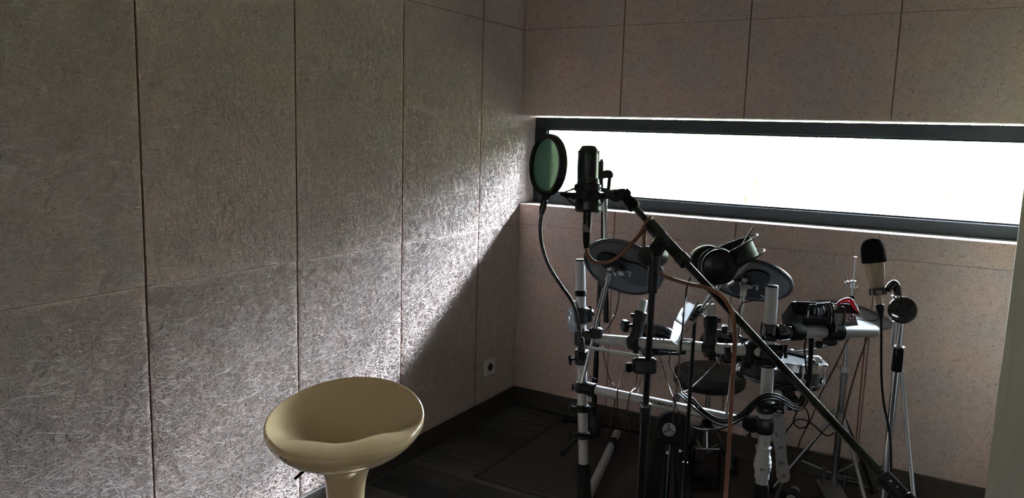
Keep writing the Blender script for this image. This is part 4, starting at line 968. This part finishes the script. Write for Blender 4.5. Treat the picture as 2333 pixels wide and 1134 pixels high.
m.lathe(at(1402, 447, 1.99), RT*.9-UP*.3, [(.009, -.012), (.014, -.010), (.014, .008), (.010, .012)], 16)
m.build('bracket', 'blackp', sm)
f_ = [at(1354, 478, 2.0), at(1371, 462, 2.0), at(1378, 476, 2.005), at(1366, 486, 2.0), at(1359, 498, 2.0)]
fo = MB(); fo.v = f_+[p+FW*.006+RT*.003 for p in f_]; fo.f = [(0, 1, 2, 3), (0, 3, 4), (5, 6, 7, 8), (5, 8, 9)]
fo = fo.build('film_scrap', 'film', sm, smooth=False)

# --------------------------------------------------- pop filter on gooseneck
PD = 1.95
pc_ = at(1248, 376, PD); pt_ = at(1258, 307, PD); 
pn = (-RT*.875-FW*.48); pu = (UP*.965+RT*.26); pu = (pu-pn*pu.dot(pn)/pn.dot(pn)).normalized(); pn.normalize(); psd = pu.cross(pn).normalized()
pf = thing('pop_filter', pc_, 'round black pop filter with mesh coloured green for tree light on a long gooseneck', 'pop filter')
PR = .0765
MB().lathe(pc_, pn, [(PR*.86, -.008), (PR*.99, -.0095), (PR*1.01, -.006), (PR*1.01, .006), (PR*.99, .0095), (PR*.86, .008), (PR*.84, 0)], 64, cap0=False, cap1=False, xdir=psd).grid([[]]) if False else None
hp_ = MB(); prof = [(PR*.865, -.0085), (PR*.98, -.0105), (PR*1.012, -.007), (PR*1.012, .007), (PR*.98, .0105), (PR*.865, .0085), (PR*.845, 0.0), (PR*.865, -.0085)]
hp_.lathe(pc_, pn, prof, 72, cap0=False, cap1=False); hp_.build('hoop', 'blackp', pf)
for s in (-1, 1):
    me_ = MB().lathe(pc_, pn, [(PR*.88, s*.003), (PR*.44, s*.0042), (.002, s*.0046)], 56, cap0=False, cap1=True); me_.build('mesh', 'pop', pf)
lc = at(1243, 447, PD)
MB().box(lc, (.020, .014, .018), (RT, FW, UP), bev=.004).build('hoop_socket', 'blackp', pf)
g0 = at(1241, 452, PD); g1 = at(1235, 482, PD)
MB().lathe(g0, g1-g0, [(.006, 0), (.0080, .004), (.0085, .010), (.0085, .026), (.0060, .040)], 16).build('neck_end', 'blackp', pf)
gp = spline([at(1235, 480, PD), at(1231, 515, PD), at(1234, 555, PD), at(1250, 605, PD), at(1278, 650, PD), at(1302, 685, PD), at(1313, 715, PD), at(1319, 750, PD), at(1324, 785, PD-.005)], 14)
gm = MB().path(gp, lambda q: .0047*(1+.05*math.sin(q*560)), 10); gm.build('gooseneck', 'blackm', pf)
gb0 = at(1323, 768, PD); gb1 = at(1326, 812, PD)
MB().lathe(gb0, gb1-gb0, [(.006, 0), (.0088, .004), (.0088, .036), (.0125, .038), (.0125, .052), (.009, .055)], 18).build('neck_base', 'blackp', pf)
ba, bb = at(1330, 790, PD-.005), at(1455, 811, PD-.03)
x_ = (bb-ba).normalized(); z_ = (UP-x_*UP.dot(x_)-FW*.5); z_ = (z_-x_*z_.dot(x_)).normalized(); y_ = z_.cross(x_)
MB().box((ba+bb)/2, ((bb-ba).length, .014, .003), (x_, y_, z_), bev=.0008).build('bracket_bar', 'plate', pf)
cb = at(1468, 832, PD-.03)
MB().box(cb, (.056, .034, .038), (RT, FW, UP), bev=.004).build('pole_clamp', 'blackp', pf)
m = MB(); k0 = at(1441, 836, PD-.03); m.lathe(k0, -RT-UP*.1, [(.006, 0), (.0105, .002), (.0120, .006), (.0120, .016), (.008, .018)], 18); m.build('clamp_knob', 'blackp', pf)

# --------------------------------------------------- folding music stand
fx0 = at(1578, 800, 2.28); QX, QY = fx0.x, fx0.y
mu_ = thing('music_stand', (QX, QY, 0), 'slim black folding music stand with bright folded metal desk plates', 'music stand')
zt2 = vz(QX, QY, 712)
MB().tube((QX, QY, .10), (QX, QY, .52), .0075, seg=14).tube((QX, QY, .5), (QX, QY, zt2), .0058, seg=14).build('pole', 'blackm', mu_)
for a in (40, 160, 280):
    d_ = V3((math.cos(math.radians(a)), math.sin(math.radians(a)), 0)); q0 = V3((QX, QY, .20))+d_*.01; q1 = V3((QX, QY, .008))+d_*.24
    l = MB().box((q0+q1)/2, ((q1-q0).length, .012, .003), ((q1-q0).normalized(), d_.cross(V3((0, 0, 1))), (q1-q0).normalized().cross(d_.cross(V3((0, 0, 1))))), bev=.001).build('leg', 'blackm', mu_)
    MB().ball(q1, .008).build('rubber_foot', 'rubber', l)
sn_ = V3((.33, -.08, .94)).normalized(); sp0 = at(1556, 742, 2.25)
def plate(px_, name, n=sn_, th=.0015, m='plate', p=sp0):
    pts = [onplane(u, v, p, n) for u, v in px_]; return MB().prism(pts, -n, th).build(name, m, mu_, smooth=False)
plate([(1527, 772), (1543, 787), (1551, 770), (1558, 744), (1537, 730)], 'desk_plate')
plate([(1540, 727), (1552, 702), (1556, 700), (1557, 738)], 'desk_plate', V3((.36, -.12, .92)).normalized())
plate([(1559, 740), (1558, 705), (1567, 687), (1586, 697), (1566, 735)], 'desk_plate', V3((.40, -.14, .90)).normalized())
def flatbar(a, b, w=.006, th=.0018, m='steel'):
    x = (b-a).normalized(); y = x.cross(FW).normalized(); z = x.cross(y)
    return MB().box((a+b)/2, ((b-a).length, w, th), (x, y, z), bev=.0005).build('desk_bar', m, mu_)
flatbar(at(1556, 748, 2.24), at(1592, 687, 2.24)); flatbar(at(1561, 757, 2.23), at(1624, 684, 2.26)); flatbar(at(1592, 708, 2.25), at(1652, 640, 2.28)); flatbar(at(1567, 735, 2.26), at(1640, 640, 2.30), .004)
flatbar(at(1535, 773, 2.24), at(1578, 775, 2.24), .008, .003, 'plate')
flatbar(at(1600, 700, 2.262), at(1716, 519, 2.262), .006); flatbar(at(1645, 655, 2.2), at(1706, 596, 2.24), .007)
m = MB(); m.box(at(1586, 712, 2.27), (.022, .024, .056), (RT, FW, (UP+RT*.7).normalized()), bev=.004); m.tube(at(1579, 723, 2.25), at(1581, 719, 2.23), .006, seg=12); m.build('desk_hinge', 'blackm', mu_)
MB().box(at(1598, 717, 2.24), (.012, .010, .009), (RT, FW, UP), bev=.002).box(at(1602, 700, 2.25), (.009, .008, .007), (RT, FW, UP), bev=.002).box(at(1580, 722, 2.24), (.008, .008, .006), (RT, FW, UP), bev=.002).build('hinge_rivet', 'plate', mu_)
m = MB().tube(at(1629, 655, 2.22), at(1662, 648, 2.25), .0028, seg=8); m.tube(at(1655, 652, 2.24), at(1672, 642, 2.26), .004, seg=8); m.ball(at(1629, 655, 2.22), .005); m.build('hook', 'chrome', mu_)

# --------------------------------------------------- headphones hung on the music stand
hh = at(1622, 602, 2.26); hH = (RT*.905+UP*.425-FW*.05).normalized(); hA = (-FW+RT*-.16+UP*-.12); hA = (hA-hH*hA.dot(hH)).normalized(); hW = hA.cross(hH).normalized()
hp2 = thing('headphones', hh, 'black studio headphones with leather headband hanging on the music stand', 'headphones')
for s in (1, -1):
    q = hh+hA*s*.072-hH*.0; ax_ = hA*s
    MB().lathe(q, ax_, [(.030, -.014), (.046, -.010), (.0485, .0), (.0485, .018), (.044, .026), (.026, .032), (.024, .029), (.004, .029)], 40).build('ear_cup', 'blackp', hp2)
    MB().lathe(q, -ax_, [(.050, .0), (.0535, .010), (.052, .022), (.044, .029), (.030, .026), (.024, .014), (.004, .014)], 40).build('ear_pad', 'leather', hp2)
    MB().lathe(q+ax_*.012, ax_, [(.0487, 0), (.0497, .002), (.0497, .008), (.0487, .010)], 40, cap0=False, cap1=False).build('cup_trim', 'blackg', hp2)
    MB().box(q+hH*.046+ax_*.012, (.024, .020, .018), (hH, hW, hA), bev=.004).build('yoke', 'blackp', hp2)
def arc(h, w, off, k=24, lo=0.0, hi=PI): return [hh+hH*(.035+h*math.sin(lo+(hi-lo)*i/k))+hA*w*math.cos(lo+(hi-lo)*i/k)+hW*off for i in range(k+1)]
bw = .0265; A_ = arc(.094, .078, bw); B_ = arc(.094, .078, -bw); th_ = .0028
rings = []
for p, q in zip(A_, B_):
    c_ = (p+q)/2; o_ = (c_-(hh+hH*.03)).normalized()
    rings.append([p, q, q+o_*th_, p+o_*th_])
MB().grid(rings, True, True, True).build('headband', 'leather', hp2)
for s in (1, -1): MB().path(arc(.118, .082, s*.024), .0019, 8).build('wire_arch', 'blackm', hp2)

# --------------------------------------------------- second boom stand behind the left post
sb = onz(1350, 968, .12); s0_ = at(1366, 690, 3.58)
EX, EY2 = (sb.x+s0_.x)/2, (sb.y+s0_.y)/2
s2s = thing('boom_stand', (EX, EY2, 0), 'black boom stand with empty clip in the corner behind the left rack post', 'mic stand')
zq = vz(EX, EY2, 640)
MB().tube((EX, EY2, .10), (EX, EY2, .45), .0125, seg=14).tube((EX, EY2, .45), (EX, EY2, zq), .0105, seg=14).build('pole', 'blackm', s2s)
MB().lathe((EX, EY2, .035), (0, 0, 1), [(.018, .03), (.034, .04), (.042, .07), (.040, .10), (.028, .125), (.016, .14)], 22).build('leg_hub', 'blackp', s2s)
for u, v in ((1266, 942), (1282, 1034), (1470, 991)):
    ft = onz(u, v, .012); dd = V3((ft.x-EX, ft.y-EY2, 0)); dd = dd.normalized()*min(dd.length, .34); ft = V3((EX, EY2, .018))+dd
    ft.y = min(ft.y, -.03); ft.x = max(ft.x, .04)
    l = MB().tube(V3((EX, EY2, .135)), ft, .008, seg=10).build('leg', 'blackm', s2s); MB().ball(ft, .013).build('rubber_foot', 'rubber', l)
BD = 3.50
MB().tube(at(1379, 432, BD), at(1379, 640, BD), .0095, seg=14).build('boom_arm', 'chrome', s2s)
MB().tube(at(1373, 440, BD+.02), at(1373, 640, BD+.02), .0075, seg=14).build('cable_run', 'cord_b', s2s)
MB().lathe(at(1381, 735, BD), at(1379, 630, BD)-at(1381, 735, BD), [(.009, 0), (.0125, .003), (.0125, .11), (.009, .20)], 16).build('boom_grip', 'blackp', s2s)
m = MB().lathe(at(1379, 648, BD+.02), FW+RT*.2, [(.018, -.03), (.024, -.025), (.024, .025), (.018, .03)], 18); m.tube(at(1379, 648, BD+.02), V3((EX, EY2, zq)), .011, seg=12); m.build('boom_swivel', 'blackp', s2s)
m = MB().path(spline([at(1369, 432, BD), at(1369, 404, BD), at(1370, 374, BD), at(1371, 362, BD)], 5), lambda q: .0115*(1-.6*max(0, q-.75)/.25), 10)
m.path(spline([at(1373, 398, BD), at(1384, 396, BD), at(1391, 397, BD)], 5), .0185, 10); m.ball(at(1389, 398, BD), .0185)
m.path(spline([at(1389, 402, BD), at(1388, 416, BD), at(1386, 434, BD)], 5), .0085, 10); m.tube(at(1368, 432, BD), at(1390, 434, BD), .010, seg=10)
m.build('mic_clip', 'blackp', s2s)

# --------------------------------------------------- champagne microphone on chrome stand (right)
D2 = 2.32
m0, m1 = at(1985, 543, D2), at(2001, 672, D2)
ma = (m1-m0).normalized()
rm = thing('studio_microphone', at(2000, 665, D2), 'champagne studio microphone with black foam windscreen on the chrome stand', 'microphone')
def ml(v): return m0+(m1-m0)*((v-543)/(672-543))
L1 = (ml(597)-m0).length
MB().lathe(m0, ma, [(.004, -.001), (.016, .002), (.026, .010), (.0325, .024), (.0345, .04), (.0350, L1-.002), (.033, L1+.001), (.020, L1)], 36).build('windscreen', 'foam', rm)
L2 = (ml(657)-ml(597)).length
MB().lathe(ml(597), ma, [(.0275, -.004), (.0275, .004), (.0268, .02), (.0225, L2*.75), (.0200, L2), (.0175, L2+.004)], 36).build('body', 'micbody', rm)
MB().lathe(ml(670), ma, [(.0100, 0), (.0095, .03)], 18).build('tail', 'micbody', rm)
q0 = ml(672)+ma*.026
MB().lathe(q0, at(2008, 724, D2)-q0, [(.0085, 0), (.0115, .003), (.0112, .018), (.0065, .036), (.0048, .042)], 18).build('cable_plug', 'blackp', rm)
rs = thing('mic_stand', (0, 0, 0), 'chrome microphone stand with round black swivel and black grip', 'mic stand')
sxy = at(2047, 800, D2+.03); rs.location = (sxy.x, sxy.y, 0)
MB().lathe(ml(663), ma, [(.0215, -.010), (.0245, -.010), (.0245, .010), (.0215, .010), (.0205, 0), (.0215, -.010)], 30, cap0=False, cap1=False).build('clip_ring', 'blackg', rs)
MB().box(ml(664)-FW*.024-RT*.008, (.016, .004, .012), (RT, FW, UP), bev=.001).build('ring_plate', 'steel', rs)
m = MB().path(spline([ml(664)+RT*.0285, at(2026, 655, D2), at(2036, 646, D2), at(2042, 652, D2), at(2045, 668, D2), at(2046, 684, D2)], 6), .0112, 14); m.build('clip_arm', 'blackg', rs)
MB().lathe(at(2041, 672, D2)-UP*.004, UP, [(.012, -.004), (.014, -.003), (.014, .003), (.012, .004)], 18).build('arm_ring', 'chrome', rs)
dk = at(2056, 706, D2); dn_ = (-FW*.93-RT*.30+UP*.18).normalized()
MB().lathe(dk, dn_, [(.034, -.014), (.0395, -.011), (.0405, -.004), (.0405, .004), (.0385, .010), (.030, .013), (.019, .014), (.017, .022), (.004, .023)], 44).build('swivel_disc', 'blackg', rs)
m = MB().lathe(at(2056, 702, D2)+dn_*.020, dn_, [(.012, 0), (.018, .002), (.018, .012), (.012, .015)], 20); m.build('swivel_knob', 'blackp', rs)
vx, vy = sxy.x, sxy.y
za = [vz(vx, vy, v) for v in (735, 790, 846, 1110)]
MB().tube((vx, vy, za[1]), (vx, vy, za[0]), .0095, seg=18).build('upper_tube', 'chrome', rs)
o2 = V3((vx, vy, 0))-BX*.011+BY*.02
MB().tube(o2+V3((0, 0, za[1])), o2+V3((0, 0, za[0])), .0065, seg=14).build('rear_tube', 'chrome', rs)
MB().lathe((vx, vy, za[2]), (0, 0, 1), [(.010, 0), (.0150, .002), (.0155, .02), (.0145, za[1]-za[2]-.003), (.011, za[1]-za[2])], 22).build('grip', 'rubber', rs)
MB().lathe((vx, vy, za[1]-.003), (0, 0, 1), [(.0150, 0), (.0165, .002), (.0165, .005), (.010, .007)], 20).build('chrome_ring', 'chrome', rs)
MB().tube((vx, vy, .06), (vx, vy, za[2]), .0110, seg=18).build('pole', 'chrome', rs)
MB().tube(at(2054, 846, D2+.05), at(2083, 1150, D2+.02), .0072, seg=14).build('folded_boom', 'chrome', rs)
MB().lathe((vx, vy, .03), (0, 0, 1), [(.02, 0), (.032, .006), (.03, .05), (.016, .07)], 20).build('leg_hub', 'blackp', rs)
for a in (80, 200, 320):
    d_ = V3((math.cos(math.radians(a)), math.sin(math.radians(a)), 0)); h0 = V3((vx, vy, .06))+d_*.02; h1 = V3((vx, vy, .016))+d_*.26
    l = MB().tube(h0, h1, .0075, seg=12).build('leg', 'chrome', rs); MB().ball(h1, .011).build('rubber_foot', 'rubber', l)

# --------------------------------------------------- cables
def cable(pts, r, m, label, group=None, n=8, flat=1.0, seg=8):
    o = MB().path(spline([at(*p) for p in pts], n), r, seg, flat=flat).build('cable', m); return tag(o, label, 'cable', group)
bd_ = lambda u: (bpt(u)-CAM).dot(FW)
cable([(1336, 562, 2.0), (1339, 580, 1.99), (1350, 594, 1.98), (1370, 599, 1.97), (1398, 591, 1.96), (1432, 562, 1.95), (1456, 536, 1.93), (1466, 519, bd_(1470)-.0115), (1474, 505, bd_(1473)-.0155), (1482, 496, bd_(1475)-.003), (1481, 502, bd_(1474)+.0145), (1471, 520, bd_(1471)+.0150), (1468, 538, 1.952), (1468, 552, 1.955), (1468, 580, 1.965), (1478, 606, 1.945), (1496, 621, 1.905), (1530, 635, 1.885), (1570, 647, 1.825), (1602, 653, bd_(1602)-.0138), (1636, 668, bd_(1636)-.0138), (1657, 690, bd_(1657)-.0138), (1671, 725, bd_(1671)-.0138), (1674, 780, 1.715), (1670, 850, 1.73), (1665, 940, 1.745), (1659, 1040, 1.76), (1652, 1150, 1.77)], .0050, 'cord_o', 'orange brown microphone cable looping from condenser microphone over the boom', n=10, seg=10)
cable([(2008, 720, 2.32), (2008, 770, 2.33), (2008, 850, 2.33), (2013, 915, 2.34), (2023, 965, 2.35), (2029, 1010, 2.36), (2030, 1070, 2.37), (2026, 1150, 2.38)], .0033, 'cord_b', 'black cable hanging from the champagne microphone')
for i, (off, dd_, k) in enumerate(((0, 0, 0.0038), (6.5, .004, 0.0033), (-6.5, .006, 0.0034))):
    cable([(1536-off*.8, 921, 2.80+dd_), (1548-off*.8, 897, 2.69+dd_), (1572-off*.5, 912+off, 2.58+dd_), (1600, 938+off, 2.545+dd_), (1628, 957+off, 2.52+dd_), (1655, 962+off, 2.49+dd_), (1684, 950+off, 2.45+dd_), (1712, 925+off, 2.42+dd_), (1738, 907+off, 2.405+dd_), (1765, 904+off, 2.41+dd_), (1788, 913+off, 2.44+dd_), (1806+off*.3, 925+off, 2.51+dd_), (1822+off*.8, 926+off*.8, 2.545+dd_), (1835+off, 906+off*.5, 2.556+dd_), (1841+off, 886, 2.556+dd_)], k, 'cord_b', 'thick black cable of the bundle draped over the lower bar to the right post', 'cable bundle on the lower bar')
cable([(1575, 972, 2.6), (1600, 979, 2.54), (1640, 976, 2.465), (1690, 955, 2.425), (1722, 926, 2.395)], .0032, 'cord_b', 'thin black cable running below the draped cable bundle')
cable([(1848, 761, 2.565), (1848, 785, 2.575), (1847, 805, 2.577), (1846, 835, 2.577), (1844, 862, 2.578), (1836, 888, 2.585), (1824, 914, 2.592), (1812, 936, 2.60)], .0085, 'cord_b', 'thick black cable loom hanging from the side arm to the drum holder')
cable([(1838, 762, 2.555), (1833, 790, 2.565), (1834, 815, 2.568), (1838, 850, 2.572)], .0028, 'cord_b', 'thin black cable beside the loom under the side arm')
cable([(1886, 787, 2.575), (1868, 793, 2.60), (1842, 797, 2.63), (1818, 800, 2.66)], .0022, 'cord_b', 'thin black lead from the arm clamp to the black drum')
T = 'thin dark lead hanging below the upper rack bar'; G = 'thin leads hanging in the rack'
thin = [[(1373, 790, 2.95), (1380, 830, 2.97), (1390, 865, 2.99), (1402, 885, 2.96), (1400, 920, 2.95), (1390, 970, 3.1), (1379, 992, 3.4), (1373, 1008, 3.69)],
        [(1425, 838, 2.96), (1413, 870, 2.90), (1407, 890, 2.862), (1407, 930, 2.92), (1418, 965, 3.15), (1424, 990, 3.55), (1426, 1001, 3.745)],
        [(1452, 843, 2.9), (1449, 880, 2.88), (1441, 889, 2.845), (1434, 902, 2.828), (1429, 950, 2.90), (1436, 985, 3.35), (1440, 998, 3.745)],
        [(1499, 795, 2.75), (1510, 830, 2.76), (1522, 875, 2.76), (1534, 908, 2.715), (1544, 930, 2.706), (1548, 948, 2.715), (1548, 958, 2.76), (1547, 962, 2.802)],
        [(1529, 800, 2.72), (1525, 825, 2.74), (1535, 850, 2.76), (1546, 870, 2.76), (1552, 893, 2.74), (1556, 905, 2.7)],
        [(1551, 772, 2.692), (1549, 800, 2.676), (1547, 830, 2.68), (1543, 870, 2.69), (1541, 905, 2.70), (1537, 928, 2.713), (1534, 946, 2.722), (1532, 956, 2.76), (1532, 961, 2.802)],
        [(1467, 845, 2.9), (1456, 880, 2.88), (1452, 895, 2.86)],
        [(1555, 893, 2.7), (1572, 885, 2.72), (1620, 840, 2.78), (1650, 800, 2.72)]]
for p in thin: cable(p, .0026, 'cord_br', T, G)
cable([(1412, 662, 2.83), (1408, 690, 2.83), (1402, 715, 2.83), (1396, 728, 2.84), (1388, 742, 2.85), (1378, 756, 2.87)], .0019, 'cord_b', 'thin black lead from the cymbal pad beside the condenser microphone')
cable([(1745, 671, 2.66), (1728, 680, 2.66), (1706, 687, 2.66), (1692, 690, 2.64), (1684, 705, 2.62), (1688, 724, 2.62)], .0022, 'cord_b', 'thin black lead from the cymbal pad below the headphones')
cable([(1573, 632, 2.3), (1565, 655, 2.3), (1562, 680, 2.3), (1558, 715, 2.22), (1555, 745, 2.205), (1553, 770, 2.20), (1551, 800, 2.26)], .0024, 'cord_b', 'thin black headphone lead hanging beside the bright desk plates')
cable([(1946, 731, 3.06), (1940, 750, 3.03), (1932, 770, 3.01), (1912, 815, 3.04), (1888, 862, 3.1), (1868, 900, 3.12), (1850, 950, 3.15), (1832, 985, 3.2), (1820, 1012, 3.25), (1812, 1060, 3.30), (1808, 1098, 3.335)], .0032, 'cord_br', 'brown cable slanting down left of the hi-hat stand')
cable([(1984, 739, 3.045), (1981, 752, 3.03), (1976, 770, 3.02), (1958, 820, 3.04), (1940, 880, 3.06), (1926, 935, 3.07), (1918, 970, 3.08)], .0036, 'cord_br', 'brown cable slanting down right of the hi-hat stand')
cable([(1978, 734, 3.11), (1976, 748, 3.14), (1972, 765, 3.18), (1966, 830, 3.25), (1958, 920, 3.3), (1950, 1010, 3.35)], .0030, 'cord_o', 'reddish cable hanging against the window wall')
cable([(1822, 913, 2.9), (1838, 935, 2.95), (1843, 955, 2.95), (1836, 972, 2.95), (1820, 974, 2.95), (1808, 962, 2.95), (1812, 945, 2.95), (1818, 932, 2.93), (1812, 928, 2.9)], .0026, 'cord_b', 'small black cable loop hanging right of the wrapped tube')
cable([(1778, 1002, 3.016), (1797, 975, 2.97), (1815, 956, 2.93), (1836, 957, 2.95), (1858, 972, 2.98), (1876, 988, 3.0), (1890, 992, 3.02), (1900, 985, 3.05)], .0026, 'cord_b', 'thin black cable curving from the wrapped tube towards the hi-hat stand')
for (u, v, d, a, b_, lb) in ((1397, 722, 2.84, .3, -1, 'tiny white tag on the lead of the cymbal pad beside the condenser microphone'), (1737, 674, 2.655, .85, .5, 'tiny white tag on the lead of the cymbal pad below the headphones')):
    o = MB().box(at(u, v, d), (.006, .006, .013), (RT, FW, (RT*a-UP*b_).normalized()), bev=.001).build('cable_label', 'white'); tag(o, lb, 'cable tag', 'white tags on cymbal leads')
